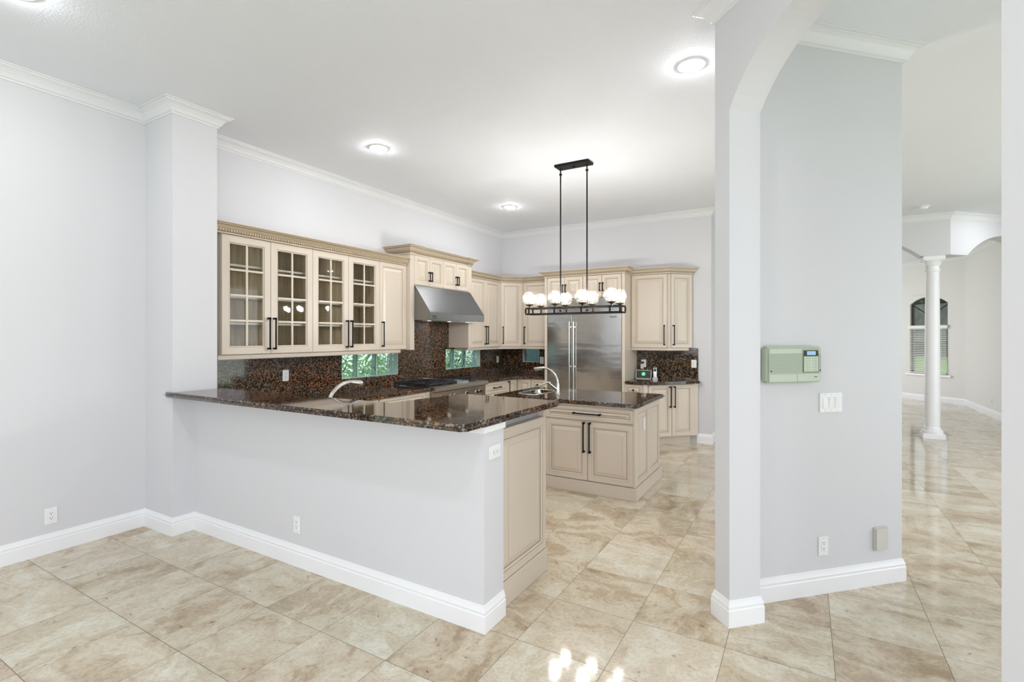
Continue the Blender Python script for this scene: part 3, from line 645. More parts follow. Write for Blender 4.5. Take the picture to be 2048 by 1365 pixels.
# base cabinets
KZ = .876
def toe(t, mb): return part('toe_kick', mb, M['cream'], t)
BL = frame((-4.06, 0, 0), (0, 1)); BD = -4.06-XL-.022
t = thing('base_cabinet', 'cream base cabinet with long drawer handle left of the range', 'cabinet', (-4.4, 4.4, 0), 'cream base cabinets')
part('body', MB(BL).box(4.005, 4.868, -BD, 0, .105, KZ), M['cream'], t); toe(t, MB(BL).box(4.005, 4.868, -BD, -.07, 0, .104))
add_door(t, BL, 4.012, 4.785, .715, .865, ('h', 4.42, .79, .32), 'drawer'); add_door(t, BL, 4.012, 4.785, .415, .705, ('h', 4.42, .62, .32), 'drawer'); add_door(t, BL, 4.012, 4.785, .115, .405, ('h', 4.42, .33, .32), 'drawer')
mb = MB(BL); mb.box(4.792, 4.866, .0005, .018, .105, KZ-.004)
for k in range(5): mb.box(4.799+k*.0125, 4.8055+k*.0125, .018, .023, .13, KZ-.03)
part('fluted_filler', mb, M['cream'], t)
t = thing('base_cabinet', 'cream base cabinet at the end of the left counter beside the sink run', 'cabinet', (-4.4, 3.5, 0), 'cream base cabinets')
part('body', MB(BL).box(3.01, 4.004, -BD, 0, .105, KZ), M['cream'], t); toe(t, MB(BL).box(3.01, 4.004, -BD, -.07, 0, .104))
add_door(t, BL, 3.10, 3.55, .715, .865, ('h', 3.33, .79, .2), 'drawer'); add_door(t, BL, 3.55, 3.998, .715, .865, ('h', 3.77, .79, .2), 'drawer')
add_door(t, BL, 3.10, 3.55, .115, .705, ('v', 3.52, .55, .28)); add_door(t, BL, 3.55, 3.998, .115, .705, ('v', 3.58, .55, .28))
t = thing('sink_cabinet', 'cream sink base cabinet behind the white peninsula wall', 'cabinet', (-3.3, 2.7, 0))
part('body', MB().box(XL+.022, -2.305, 2.394, 2.98, .105, KZ), M['cream'], t); toe(t, MB().box(XL+.022, -2.305, 2.394, 2.92, 0, .104))
SF = frame((-2.31, 2.9805, 0), (-1, 0))
for k in range(3): add_door(t, SF, .02+k*.56, .58+k*.56, .115, .865, ('v', .06+k*.56, .70, .28))
# peninsula end cabinet
t = thing('peninsula_end_cabinet', 'cream panelled end cabinet attached to the white peninsula wall', 'cabinet', (-1.9, 2.7, 0))
part('body', MB().box(-2.29, -1.511, 2.3935, 2.985, .14, 1.028), M['cream'], t)
EF = frame((-1.51, 2.3935, 0), (0, 1)); part('end_panel', MB(EF).panel_door(0, .60, .15, 1.028, .02, .062), [M['cream'], M['glaze']], t)
part('plinth', MB().box(-2.29, -1.482, 2.3935, 2.997, 0, .148, .003, 1), M['cream'], t)
mb = MB(); mb.box(-2.28, -1.535, 2.42, 2.96, 1.0285, 1.0795); part('recessed_filler', mb, M['mauve'], t)
part('corner_post', MB().box(-1.55, -1.492, 2.962, 2.992, 1.0285, 1.0795), M['cream'], t)
# corner base run
t = thing('base_cabinet', 'cream base cabinet with drawer handle right of the range', 'cabinet', (-4.4, 6.4, 0), 'cream base cabinets')
part('body', MB(BL).box(6.083, 6.735, -BD, 0, .105, KZ), M['cream'], t); toe(t, MB(BL).box(6.083, 6.735, -BD, -.07, 0, .104))
for z0, z1 in ((.70, .865), (.41, .69), (.115, .40)): add_door(t, BL, 6.13, 6.73, z0, z1, ('h', 6.43, (z0+z1)/2, .20), 'drawer')
t = thing('base_cabinet', 'cream corner base cabinet with two doors meeting in the kitchen corner', 'cabinet', (-4.3, 7.3, 0), 'cream base cabinets')
part('body', MB().prism([(XL+.022, 6.736), (-4.06, 6.736), (-4.06, 7.08), (-3.785, 7.08), (-3.785, YB-.022), (XL+.022, YB-.022)], .105, KZ), M['cream'], t)
toe(t, MB().prism([(XL+.022, 6.736), (-4.13, 6.736), (-4.13, 7.15), (-3.785, 7.15), (-3.785, YB-.022), (XL+.022, YB-.022)], 0, .104))
add_door(t, BL, 6.74, 7.055, .115, .865, ('v', 6.775, .72, .26)); BB = frame((0, 7.08, 0), (1, 0)); add_door(t, BB, -4.035, -3.79, .115, .865)
t = thing('base_cabinet', 'cream narrow base cabinet with a knob left of the refrigerator', 'cabinet', (-3.65, 7.3, 0), 'cream base cabinets')
part('body', MB(BB).box(-3.784, -3.537, -.57, 0, .105, KZ), M['cream'], t); toe(t, MB(BB).box(-3.784, -3.537, -.57, -.07, 0, .104))
add_door(t, BB, -3.78, -3.54, .715, .865, ('k', -3.66, .79), 'drawer'); add_door(t, BB, -3.78, -3.54, .115, .705, ('k', -3.57, .64))
# right base cabinet, angled
t = thing('base_cabinet', 'cream angled base cabinet with two doors right of the refrigerator', 'cabinet', (-1.8, 7.4, 0), 'cream base cabinets')
part('body', MB().prism([(-2.2415, 7.055), (-1.945, 7.055), (-1.345, 7.655), (-2.2415, 7.655)], .115, KZ), M['cream'], t)
toe(t, MB().prism([(-2.2415, 7.12), (-1.985, 7.12), (-1.45, 7.655), (-2.2415, 7.655)], 0, .114))
R2 = frame((0, 7.055, 0), (1, 0)); add_door(t, R2, -2.236, -1.985, .715, .865, ('k', -2.11, .79), 'drawer'); add_door(t, R2, -2.236, -1.985, .125, .705, ('k', -2.02, .64))
R3 = frame((-1.945, 7.055, 0), (1, 1)); part('corner_post', MB().prism([(-1.982, 7.037), (-1.950, 7.037), (-1.918, 7.069), (-1.945, 7.055), (-1.982, 7.0548)], .115, KZ), M['cream'], t)
add_door(t, R3, .04, .408, .125, .865, ('v', .375, .69, .30)); add_door(t, R3, .412, .762, .125, .865, ('v', .444, .69, .30))

# island
IF = frame((0, 4.68, 0), (1, 0))
t = thing('kitchen_island', 'cream island cabinet with drawer and doors in the middle of the kitchen', 'island', (-2.15, 5.1, 0))
mb = MB(); mb.box(-2.92, -1.402, 4.681, 4.70, .12, KZ); mb.box(-2.92, -1.402, 5.541, 5.56, .12, KZ); mb.box(-2.92, -2.90, 4.70, 5.541, .12, KZ); mb.box(-1.422, -1.402, 4.70, 5.541, .12, KZ); mb.box(-2.90, -1.422, 4.70, 5.541, .12, .14)
part('body', mb, M['cream'], t)
part('plinth', MB().prism([(-2.94, 4.636), (-1.362, 4.636), (-1.362, 5.60), (-2.94, 5.60)], 0, .118, .004, 2), M['cream'], t)
add_door(t, IF, -2.325, -1.402, .722, .853, ('h', -1.865, .790, .29), 'drawer')
add_door(t, IF, -2.325, -1.864, .122, .708, ('v', -1.895, .555, .30)); add_door(t, IF, -1.862, -1.402, .122, .708, ('v', -1.832, .555, .30))
add_door(t, IF, -2.90, -2.33, .722, .853, ('h', -2.615, .790, .20), 'drawer'); add_door(t, IF, -2.90, -2.33, .122, .708, ('v', -2.36, .555, .30))
IS = frame((-1.402, 4.662, 0), (0, 1))
part('corner_post', MB(IS).box(.0, .022, .0005, .020, .122, KZ-.004), M['cream'], t)
part('side_panel', MB(IS).panel_door(.024, .475, .122, KZ-.008, .02, .057), [M['cream'], M['glaze']], t); part('side_panel', MB(IS).panel_door(.479, .915, .122, KZ-.008, .02, .057), [M['cream'], M['glaze']], t)

# worktops
def worktop(poly, zt, th, label, loc, hole=None, bev=.0165, skip=()):
    mb = MB().prism(poly, zt-th, zt, bev, 4, skip)
    if hole:
        x0, x1, y0, y1 = hole; bm = mb.bm
        for co, no in (((x0, 0, 0), (1, 0, 0)), ((x1, 0, 0), (1, 0, 0)), ((0, y0, 0), (0, 1, 0)), ((0, y1, 0), (0, 1, 0))):
            bmesh.ops.bisect_plane(bm, geom=bm.verts[:]+bm.edges[:]+bm.faces[:], plane_co=co, plane_no=no)
        kill = [f for f in bm.faces if x0 < f.calc_center_median().x < x1 and y0 < f.calc_center_median().y < y1]
        bmesh.ops.delete(bm, geom=kill, context='FACES')
        q = [(x0, y0), (x1, y0), (x1, y1), (x0, y1)]
        for i in range(4):
            (xa, ya), (xb, yb) = q[i], q[(i+1) % 4]; mb.f([mb.v(xa, ya, zt-th), mb.v(xb, yb, zt-th), mb.v(xb, yb, zt), mb.v(xa, ya, zt)])
    return single('worktop', mb, M['granite'], label, 'worktop', loc, 'brown granite worktops', 50)
worktop([(-4.335, 1.993), (-1.475, 1.995), (-1.435, 2.035), (-1.435, 3.125), (-2.285, 3.125), (-2.345, 2.425), (-4.261, 2.425), (-4.261, 2.0285), (-4.375, 2.0285)], 1.120, .038, 'raised brown granite bar top on the white peninsula wall', (-2.9, 2.3, 1.082), bev=.018, skip=(6, 7))
worktop([(XL+.022, 2.3945), (-2.31, 2.3945), (-2.31, 3.02), (-4.0, 3.02), (-4.0, 4.868), (XL+.022, 4.868)], .915, .038, 'brown granite worktop with sink between raised bar and range', (-4.3, 3.5, .877))
worktop([(XL+.022, 6.082), (-4.0, 6.082), (-4.0, 6.93), (-3.925, 7.035), (-3.537, 7.035), (-3.537, YB-.022), (XL+.022, YB-.022)], .915, .038, 'brown granite worktop in the kitchen corner right of the range', (-4.3, 7.0, .877))
worktop([(-2.2415, 6.99), (-1.87, 6.99), (-1.30, 7.56), (-1.30, YB-.022), (-2.2415, YB-.022)], .915, .038, 'brown granite worktop holding the smart display right of the refrigerator', (-1.8, 7.4, .877))
SINK = (-2.80, -2.53, 4.88, 5.38)
worktop([(-2.97, 4.635), (-1.38, 4.635), (-1.342, 4.673), (-1.342, 5.665), (-2.97, 5.665)], .915, .038, 'brown granite worktop of the kitchen island', (-2.15, 5.15, .877), (-2.787, -2.543, 4.893, 5.367))
x0, x1, y0, y1 = SINK
mb = MB(); P = []
for ins, z in ((-.016, .9155), (-.014, .9190), (-.002, .9190), (.004, .914), (.010, .86), (.04, .765), (.11, .745)):
    rr_ = []; w2, h2 = (x1-x0)/2-ins, (y1-y0)/2-ins
    for k in range(40):
        a = 2*math.pi*k/40; c, s_ = math.cos(a), math.sin(a); e = 0.45
        rr_.append(mb.v((x0+x1)/2+w2*math.copysign(abs(c)**e, c), (y0+y1)/2+h2*math.copysign(abs(s_)**e, s_), z))
    if P:
        for k in range(40): mb.f([P[k], P[(k+1) % 40], rr_[(k+1) % 40], rr_[k]])
    P = rr_
mb.f(P)
t = thing('prep_sink', 'small stainless steel sink set in the island worktop', 'sink', ((x0+x1)/2, (y0+y1)/2, .745))
part('bowl', mb, M['chrome'], t, 50); part('drain', MB().lathe(((x0+x1)/2, (y0+y1)/2, .7455), [(.04, 0), (.04, .003), (.025, .004), (.02, .001)], 24), M['chrome'], t, 40)

# backsplashes
SZ = 1.384
def splash(name_fr, a0, a1, z0, z1, holes, label, loc):
    return single('backsplash', MB(name_fr).slab(a0, a1, z0, z1, .0005, .02, holes), M['granite'], label, 'backsplash', loc, 'brown granite backsplashes')
splash(LW, 2.40, 4.7955, .9155, UZ0-.002, [(WIN1[0], 4.7956, WIN1[2], 1.361)], 'granite backsplash under the glass front cabinets with a block window', (-4.68, 3.6, .9155))
mb = MB(LW); mb.slab(4.7965, 6.1505, .9155, 1.80, .0005, .02, [(4.7964, WIN1[1], WIN1[2], 1.361), (WIN2[0], 6.1506, WIN2[2], 1.361)])
single('backsplash', mb, M['granite'], 'tall granite backsplash behind the range under the steel hood', 'backsplash', (-4.68, 5.47, .9155), 'brown granite backsplashes')
splash(LW, 6.1515, YB-.0005, .9155, SZ-.001, [(6.1514, WIN2[1], WIN2[2], 1.361)], 'granite backsplash in the corner right of the range', (-4.68, 6.9, .9155))
splash(BW, XL+.0205, -3.536, .9155, SZ-.001, [(WIN3[0], WIN3[1], WIN3[2], SZ)], 'granite backsplash on the back wall left of the refrigerator', (-4.1, 7.66, .9155))
splash(BW, -2.2415, -1.343, .9155, SZ-.001, [], 'granite backsplash behind the smart display', (-1.8, 7.66, .9155))

# ------------------------------------------------------------------ appliances
t = thing('range_hood', 'large sloping stainless steel hood above the range', 'hood', (-4.4, 5.47, 1.765))
HY0, HY1 = 4.866, 6.078
prof = [(-4.672, 1.775), (-4.672, 2.212), (-4.33, 2.212), (-4.28, 2.205), (-4.035, 1.868), (-4.028, 1.855), (-4.035, 1.765), (-4.06, 1.765)]
mb = MB(); A = [mb.v(x, HY0 if x > -4.31 else 4.8795, z) for x, z in prof]; B = [mb.v(x, HY1 if x > -4.31 else 6.0655, z) for x, z in prof]
for i in range(len(prof)): mb.f([A[i], A[(i+1) % len(prof)], B[(i+1) % len(prof)], B[i]])
mb.f(A[::-1]); mb.f(B)
part('canopy', mb, M['steel_h'], t)
for y in (5.05, 5.47, 5.89): part('lamp', MB().lathe((-4.20, y, 1.7565), [(.026, 0), (.030, .004), (.030, .0085)], 20), M['hoodlamp'], t)
mb = MB()
for k in range(3): mb.box(-4.0309, -4.0265, 4.905, 4.985, 1.785+k*.016, 1.792+k*.016)
part('badge', mb, M['dark'], t)
part('baffle', MB().box(-4.63, -4.10, 4.95, 6.0, 1.758, 1.7645), M['steel'], t)
t = thing('range', 'wide stainless steel range with black grates and red knobs', 'range', (-4.35, 5.47, 0))
RY0, RY1 = 4.871, 6.079
part('body', MB().box(-4.672, -4.03, RY0, RY1, .10, .905), M['steel_warm'], t)
pr = [(-4.03, .846), (-4.010, .846), (-4.010, .66), (-4.03, .66)]
mb = MB(); A = [mb.v(x, RY0, z) for x, z in pr]; B = [mb.v(x, RY1, z) for x, z in pr]
for i in range(4): mb.f([A[i], A[(i+1) % 4], B[(i+1) % 4], B[i]])
mb.f(A[::-1]); mb.f(B); part('control_panel', mb, M['steel_warm'], t)
pr = [(-4.04, .9055), (-4.04, .918), (-3.970, .918), (-3.957, .911), (-3.955, .872), (-3.960, .864), (-4.028, .847)]
mb = MB(); A = [mb.v(x, RY0, z) for x, z in pr]; B = [mb.v(x, RY1, z) for x, z in pr]
for i in range(7): mb.f([A[i], A[(i+1) % 7], B[(i+1) % 7], B[i]])
mb.f(A[::-1]); mb.f(B); part('bullnose', mb, M['steel_warm'], t)
part('cooktop', MB().box(-4.672, -4.041, RY0, RY1, .9055, .920, .002, 1), M['steel'], t)
for y in (4.955, 5.045, 5.255, 5.345, 5.605, 5.845, 5.935):
    z = .775; x = -4.0098; fk = frame((x, y, z), (0, 1))
    k_ = part('knob', MB(fk).lathe((0, 0, 0), [(.024, .002), (.024, .012), (.019, .016), (.019, .040), (.015, .045)], 20, 'y'), M['knob'], t, 40)
    part('bezel', MB(fk).lathe((0, 0, 0), [(.030, .0), (.030, .006), (.026, .009)], 20, 'y'), M['chrome'], k_, 40)
for y0 in (4.89, 5.185, 5.775):
    y1 = y0+.285; mb = MB()
    for x in (-4.645, -4.36, -4.075): mb.box(x-.009, x+.009, y0, y1, .938, .956, .003, 1)
    for y in (y0+.009, (y0+y1)/2, y1-.009): mb.box(-4.645, -4.075, y-.008, y+.008, .940, .957, .003, 1)
    for cxx in (-4.50, -4.22):
        for a in range(4):
            aa = math.pi/4+a*math.pi/2; mb.tube([(cxx+.035*math.cos(aa), (y0+y1)/2+.035*math.sin(aa), .950), (cxx+.125*math.cos(aa), (y0+y1)/2+.115*math.sin(aa), .950)], .006, 6)
    for x in (-4.64, -4.08):
        for y in (y0+.012, y1-.012): mb.box(x-.007, x+.007, y-.007, y+.007, .9205, .940)
    g_ = part('grate', mb, M['iron'], t)
    for cxx in (-4.50, -4.22): part('burner', MB().lathe((cxx, (y0+y1)/2, .9205), [(.05, 0), (.05, .010), (.036, .012), (.036, .020), (.01, .022)], 20), M['iron'], t, 40)
part('griddle', MB().box(-4.645, -4.075, 5.485, 5.760, .9205, .948, .006, 2), M['steel'], t)
part('back_guard', MB().box(-4.672, -4.655, RY0, RY1, .9205, .965), M['steel'], t)
part('oven_door', MB().box(-4.029, -4.0, RY0+.01, RY1-.01, .16, .648, .004, 1), M['steel_warm'], t)

# faucets
def arc_faucet(t, base, d, rad, head, zb, top, r):
    """body, quarter-ellipse spout and a nearly level spray head"""
    bx, by, bz = base; d = Vector(d).normalized(); pts = []
    part('base', MB().lathe((bx, by, bz), [(.033, 0), (.033, .006), (.026, .012), (.023, .02), (.021, zb-bz-.004), (.017, zb-bz)], 20), M['chrome'], t, 40)
    pts.append((bx, by, zb-.006))
    for i in range(15):
        a = math.pi/2*0.98*i/14; q = rad*(1-math.cos(a)); pts.append((bx+d.x*q, by+d.y*q, zb+(top-zb)*math.sin(a)))
    R = [r*(1.08-.02*i/3) for i in range(len(pts))]
    part('spout', MB().tube(pts, R, 14), M['chrome'], t, 60)
    e = Vector(pts[-1]); dd = (Vector((d.x, d.y, 0))+Vector((0, 0, -0.16))).normalized()
    part('spray_head', MB().tube([e-dd*.004, e+dd*.012, e+dd*.03, e+dd*head*.7, e+dd*head*.97, e+dd*head], [r*1.0, r*1.2, r*1.35, r*1.6, r*1.5, r*1.0], 16), M['chrome'], t, 50)
t = thing('faucet', 'brushed nickel faucet with arched spout standing beside the island sink', 'faucet', (-2.385, 5.08, .9155), 'arched faucets')
arc_faucet(t, (-2.385, 5.08, .9155), (-1, 0.0), .185, .115, 1.035, 1.200, .0135)
mb = MB(); mb.tube([(-2.392, 5.07, .965), (-2.43, 5.02, 1.010), (-2.452, 4.99, 1.040)], [.017, .017, .015], 12)
part('lever_hub', mb, M['chrome'], t, 50)
part('lever', MB().tube([(-2.430, 5.000, 1.048), (-2.475, 4.985, 1.045), (-2.54, 4.965, 1.008)], [.009, .010, .006], 10), M['chrome'], t, 50)
t = thing('faucet', 'brushed nickel faucet arching up behind the raised granite bar', 'faucet', (-3.06, 2.52, .9155), 'arched faucets')
arc_faucet(t, (-3.06, 2.52, .9155), (0.03, 1), .200, .120, 1.035, 1.203, .0145)
part('lever_hub', MB().tube([(-3.05, 2.52, .965), (-3.00, 2.53, 1.01), (-2.98, 2.535, 1.035)], [.017, .017, .015], 12), M['chrome'], t, 50)
part('lever', MB().tube([(-2.985, 2.53, 1.04), (-2.96, 2.56, 1.042), (-2.93, 2.62, 1.01)], [.009, .010, .006], 10), M['chrome'], t, 50)

# ------------------------------------------------------------------ outlets, switch, intercom
FO = frame((0, 0, 0), (1, 0))
def make_outlet(label):
    t = thing('wall_outlet', label, 'outlet', (0, 0, 0), 'white electrical outlets')
    part('plate', MB(FO).box(-.036, .036, .0004, .006, -.058, .058, .002, 2), M['plastic'], t)
    r = part('receptacle', MB(FO).box(-.0165, .0165, .0055, .0085, -.034, .034, .001, 1), M['plastic'], t)
    mb = MB(FO)
    for z in (-.017, .017):
        for a in (-.0065, .0065): mb.box(a-.0013, a+.0013, .008, .0088, z+.001, z+.009)
        mb.box(-.0025, .0025, .008, .0088, z-.009, z-.004)
    part('slots', mb, M['dark'], r)
    mb = MB(FO)
    for z in (-.048, .048): mb.lathe((0, .006, z), [(.003, 0), (.003, .0012)], 8, 'y')
    part('screws', mb, M['greige'], t)
    return t
LR = math.pi/2
def cw(a, z, off=0): q = d2(CWo, (1, 1), a, off); return (q[0], q[1], z)
o1 = make_outlet('white outlet low on the left dining room wall'); o1.location = (XL, 1.430, .264); o1.rotation_euler = (0, 0, LR)
dup(o1, (-2.977, 2.195, .279), 0, 'white outlet low on the front of the peninsula wall')
e = dup(o1, (-1.457, 2.297, .932), LR, 'white outlet turned sideways on the narrow end of the peninsula wall'); e.rotation_euler = (0, H90, LR) ; e.rotation_euler = (Matrix.Rotation(LR, 3, 'Z') @ Matrix.Rotation(H90, 3, 'Y')).to_euler()
dup(o1, (XL+.02, 3.305, 1.150), LR, 'white outlet on the backsplash under the glass front cabinets')
dup(o1, (XL+.02, 7.474, 1.153), LR, 'white outlet on the backsplash near the kitchen corner')
dup(o1, (-3.889, YB-.02, 1.147), 0, 'white outlet on the backsplash beside the left edge of the refrigerator')
op = dup(o1, (-2.137, YB-.02, 1.143), 0, 'white outlet with plugged-in adapter behind the smart display')
dup(o1, (-1.399, YB-.02, 1.156), 0, 'white outlet at the right end of the backsplash right of the refrigerator')
dup(o1, (-1.3818, 4.955, .690), LR, 'white outlet on the side panel of the island')
dup(o1, cw(.596, .285), math.pi/4, 'white outlet low on the wall under the switches')
dup(o1, (3.12, 13.05, .30), -LR, 'white outlet low on the far right parlour wall')
t = thing('power_adapter', 'beige adapter plugged into the outlet behind the smart display', 'adapter', (-2.15, YB-.03, 1.11))
part('housing', MB(BW).box(-2.172, -2.132, .0292, .075, 1.06, 1.135, .005, 2), M['almond'], t)
part('plug', MB(BW).box(-2.172, -2.128, .0292, .06, 1.145, 1.17, .004, 2), M['dark'], t)
part('cable', MB(BW).tube([(-2.152, .05, 1.062), (-2.15, .06, 1.0), (-2.13, .08, .95), (-2.11, .11, .93)], .0025, 6), M['dark'], t)
t = thing('light_switch', 'white plate with three rocker switches below the intercom', 'switch', cw(.653, 1.155))
SW = frame(cw(.653, 1.155), (1, 1)); part('plate', MB(SW).box(-.085, .085, .0004, .006, -.059, .059, .002, 2), M['plastic'], t)
for k in (-1, 0, 1):
    f_ = SW @ Matrix.Translation((k*.046, .006, 0)) @ Matrix.Rotation(math.radians(4 if k < 0 else -3), 4, 'X')
    part('rocker', MB(f_).box(-.0165, .0165, -.003, .004, -.033, .033, .001, 1), M['plastic'], t)
mb = MB(SW)
for k in (-1, 0, 1):
    for z in (-.049, .049): mb.lathe((k*.046, .006, z), [(.003, 0), (.003, .001)], 8, 'y')
part('screws', mb, M['greige'], t)
t = thing('blank_cover', 'grey blank box cover low on the wall near its right corner', 'cover', cw(1.035, .287))
BC = frame(cw(1.035, .287), (1, 1)); part('box', MB(BC).box(-.052, .052, -.0004+.0008, .016, -.072, .072, .004, 2), M['greige'], t); part('lid', MB(BC).box(-.047, .047, .0161, .021, -.067, .067, .002, 2), M['greige'], t)
# intercom
ia, iz = .342, 1.393
t = thing('intercom', 'mint green wall intercom with speaker grille and small display', 'intercom', cw(ia, iz))
IC = frame(cw(ia, iz), (1, 1)); HW, HHt = .198, .106
part('case', MB(IC).box(-HW, HW, .0005, .052, -HHt, HHt, .012, 3), M['mint'], t)
part('top_strip', MB(IC).box(-HW+.018, .045, .0521, .0535, .066, .094, .0005, 1), M['mint_pale'], t)
mb = MB(IC)
for k in range(19): mb.box(-HW+.012, .050, .0521, .0545, -.048+k*.0058, -.0448+k*.0058)
part('speaker_grille', mb, M['mint_pale'], t)
mb = MB(IC)
for k in range(19): mb.box(.168, HW-.012, .0521, .0545, -.048+k*.0058, -.0448+k*.0058)
part('side_grille', mb, M['mint_pale'], t)
part('grille_shade_plate', MB(IC).box(-HW+.012, HW-.012, .0515, .0524, -.049, .062), M['mint_dark'], t)  # dark plate paints the shade in the grooves between grille bars
part('control_panel', MB(IC).box(.054, .164, .0521, .0565, -.046, .086, .003, 2), M['mint_dark'], t)
part('keypad', MB(IC).box(.058, .160, .0566, .0575, -.042, .046), M['mint_pale'], t)
d_ = part('display_window', MB(IC).box(.058, .160, .0566, .0578, .050, .082), M['dark'], t)
part('screen', MB(IC).box(.078, .140, .0579, .0584, .056, .078), M['lcd'], d_)
mb = MB(IC)
for k in range(4): mb.box(.084+k*.013, .0855+k*.013, .0585, .0588, .060, .074)
part('digits', mb, M['dark'], d_)
mb = MB(IC)
for k in range(6):
    z = .034-k*.0135
    mb.box(.070, .088, .0576, .0579, z, z+.0022); mb.box(.094, .0975, .0576, .0582, z-.0007, z+.003); mb.box(.118, .130, .0576, .0579, z, z+.0018); mb.box(.134, .149, .0576, .0579, z-.0005, z+.0025)
part('key_markings', mb, M['mint_dark'], t)
mb = MB(IC)
for a in (-HW+.028, HW-.020): mb.lathe((a, .0545, -.036), [(.004, 0), (.004, .002)], 10, 'y')
part('screws', mb, M['dark'], t)
for a0, a1 in ((-HW+.016, .012), (.015, HW-.012)): part('lower_door', MB(IC).box(a0, a1, .0521, .0545, -.099, -.054, .001, 1), M['mint_pale'], t)
part('badge', MB(IC).box(.135, .154, .0546, .0552, -.075, -.071), M['dark'], t)

# things on the right worktop
f_ = frame((-2.10, 7.50, .9155), (1, .12))
t = thing('smart_display', 'small smart display with green circle on the worktop', 'display', (-2.10, 7.50, .9155))
tilt = f_ @ Matrix.Rotation(math.radians(12), 4, 'X')
part('casing', MB(tilt).box(-.113, .113, -.022, 0, .006, .136, .006, 2), M['silver'], t)
s_ = part('screen', MB(tilt).box(-.108, .108, .0002, .002, .011, .131), M['screen'], t)
part('indicator', MB(tilt).lathe((0, .0021, .075), [(.026, 0), (.026, .001)], 28, 'y'), M['green_lit'], s_, label='glowing green circle')
part('stand', MB(f_).box(-.09, .09, -.10, -.02, 0, .012, .003, 1), M['dark'], t)
t = thing('cordless_phone', 'silver and black cordless phone standing in its charging cradle', 'phone', (-1.925, 7.50, .9155))
f_ = frame((-1.925, 7.50, .9155), (1, .25)); part('cradle', MB(f_).box(-.042, .042, -.06, .045, 0, .028, .009, 3), M['silver'], t)
ft = f_ @ Matrix.Translation((0, 0, .022)) @ Matrix.Rotation(math.radians(14), 4, 'X')
h_ = part('handset', MB(ft).box(-.024, .024, -.014, .014, 0, .165, .007, 3), M['silver'], t)
part('screen', MB(ft).box(-.018, .018, .0141, .0155, .095, .135), M['screen'], h_); part('earpiece', MB(ft).box(-.019, .019, .0141, .0152, .142, .158), M['dark'], h_)
mb = MB(ft)
for i in range(3):
    for j in range(5): mb.box(-.016+i*.0115, -.0075+i*.0115, .0141, .0155, .020+j*.014, .029+j*.014)
part('keys', mb, M['plastic'], h_)
part('antenna', MB(ft).tube([(-.018, -.005, .16), (-.018, -.005, .195)], .004, 8), M['dark'], h_)

# ------------------------------------------------------------------ lights of the house
def make_downlight(label):
    t = thing('recessed_downlight', label, 'ceiling light', (0, 0, 0), 'recessed ceiling lights')
    part('trim_ring', MB().lathe((0, 0, 0), [(.066, -.0005), (.094, -.0005), (.094, -.005), (.088, -.008), (.070, -.006), (.066, -.003)], 40), M['trim'], t, 40)
    part('lens', MB().lathe((0, 0, 0), [(.0655, -.001), (.0650, -.010), (.052, -.020), (.03, -.026), (.001, -.028)], 32), M['lens'], t)
    return t
d0 = make_downlight('lit recessed ceiling light left, above the glass front cabinets'); d0.location = (-3.592, 3.553, HC)
dup(d0, (-0.663, 3.539, HC), 0, 'lit recessed ceiling light right, near the arch pillar')
dup(d0, (-3.617, 6.117, HC), 0, 'lit recessed ceiling light farthest back, left of the chandelier')
dup(d0, (-0.68, 0.95, HC), 0, 'lit recessed ceiling light in the dining room near the arch')
dup(d0, (-3.60, 0.95, HC), 0, 'lit recessed ceiling light in the dining room near the left wall')
dup(d0, (2.76, 9.55, HC), 0, 'added ceiling light out of view, brightening the diagonal hall beam')  # unseen downlight added to brighten the diagonal beam
t = thing('smoke_detector', 'round white smoke detector on the hall ceiling', 'detector', (1.438, 9.047, HC))
part('base', MB().lathe((1.438, 9.047, HC), [(.085, -.0005), (.085, -.012), (.06, -.016)], 32), M['trim'], t, 40); part('cover', MB().lathe((1.438, 9.047, HC), [(.066, -.0165), (.062, -.038), (.045, -.046), (.002, -.047)], 32), M['plastic'], t, 40)
# chandelier over the island
CX, CY, CZ = -2.128, 4.932, 1.97
t = thing('chandelier', 'black linear chandelier with eight lit glass globes above the island', 'chandelier', (CX, CY, HC))
part('canopy', MB().box(CX-.195, CX+.195, CY-.075, CY+.075, HC-.026, HC-.0005, .003, 1), M['black'], t)
part('canopy_knob', MB().box(CX-.011, CX+.011, CY-.011, CY+.011, HC-.040, HC-.0262), M['black'], t)
for s in (-1, 1):
    x = CX+s*.152
    mb = MB(); mb.tube([(x, CY, HC-.026), (x, CY, HC-.075)], .007, 10); mb.sphere((x, CY, HC-.092), .016, 12, 8); mb.tube([(x, CY, HC-.105), (x, CY, 1.850)], .0075, 12); mb.sphere((x, CY, 1.838), .016, 12, 8)
    part('rod', mb, M['black'], t, 40)
FX0, FX1, FY0, FY1, FZ0, FZ1 = CX-.537, CX+.537, CY-.085, CY+.085, 1.803, 1.866; w = .0075
mb = MB()
for z in (FZ0, FZ1):
    for y in (FY0, FY1): mb.box(FX0, FX1, y-w, y+w, z-w, z+w)
    for x in (FX0, FX1): mb.box(x-w, x+w, FY0+w, FY1-w, z-w, z+w)
GX = [CX-.4635+i*.309 for i in range(4)]
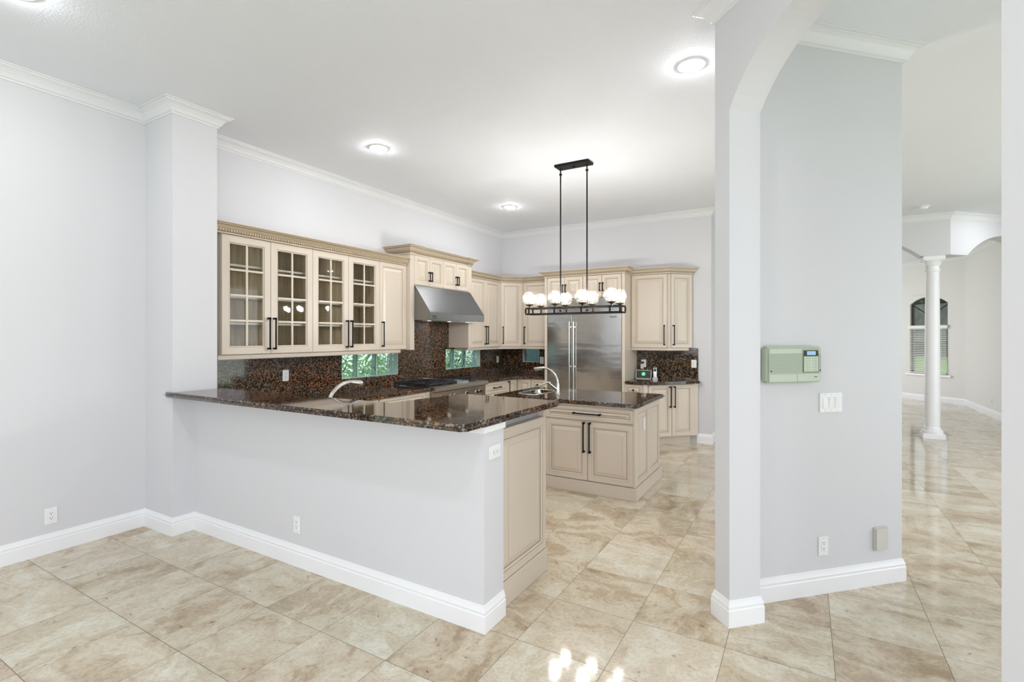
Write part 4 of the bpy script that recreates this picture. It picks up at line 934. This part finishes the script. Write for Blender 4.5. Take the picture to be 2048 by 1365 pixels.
for k, y in enumerate((FY0, FY1)):
    for x in [FX0, FX1]+[g+(-.032 if k == 0 else .032) for g in GX]: mb.box(x-w, x+w, y-w, y+w, FZ0+w, FZ1-w)
for s in (-1, 1): mb.box(CX+s*.152-w, CX+s*.152+w, FY0+w, FY1-w, FZ1-w*1.0, FZ1+w*1.0)
part('frame', mb, M['black'], t)
for i, x in enumerate(GX):
    for y, ys in ((CY-.133, FY0), (CY+.133, FY1)):
        mb = MB(); mb.tube([(x, ys, FZ1), (x, y, FZ1+.001), (x, y, CZ-.088)], .006, 8)
        part('arm', mb, M['black'], t)
        c_ = part('cup', MB().lathe((x, y, CZ-.078), [(.008, -.012), (.012, -.006), (.042, .008), (.044, .013), (.012, .013), (.012, .045), (.008, .046)], 24), M['bronze'], t, 40)
        g_ = part('globe', MB().lathe((x, y, CZ), [(.076*math.sin(math.radians(q)), -.076*math.cos(math.radians(q))) for q in range(28, 176, 8)]+[(.001, .076)], 32, caps=False), M['globe'], t, 60)
        part('bulb', MB().lathe((x, y, CZ-.030), [(.011, 0), (.014, .010), (.028, .028), (.033, .044), (.028, .061), (.001, .074)], 16), M['bulb'], t, 60)
# hall column
t = thing('column', 'round white column carrying the hall beam', 'column', (1.685, 9.86, 0))
part('plinth', MB().box(1.685-.135, 1.685+.135, 9.86-.135, 9.86+.135, 0, .080, .004, 1), M['trim'], t)
part('base', MB().lathe((1.685, 9.86, .080), [(.128, 0), (.134, .018), (.130, .040), (.112, .050), (.106, .058), (.108, .070), (.098, .09), (.094, .10)], 40), M['trim'], t, 40)
part('shaft', MB().lathe((1.685, 9.86, 0), [(.094, .18), (.094, .9), (.090, 1.8), (.083, 2.54), (.087, 2.55), (.093, 2.555), (.093, 2.575), (.083, 2.58), (.083, 2.63)], 40), M['trim'], t, 35)
part('capital', MB().lathe((1.685, 9.86, 0), [(.083, 2.63), (.094, 2.64), (.097, 2.66), (.116, 2.69), (.126, 2.71)], 40), M['trim'], t, 35)
part('abacus', MB().box(1.685-.132, 1.685+.132, 9.86-.132, 9.86+.132, 2.71, 2.7795, .008, 2), M['trim'], t)
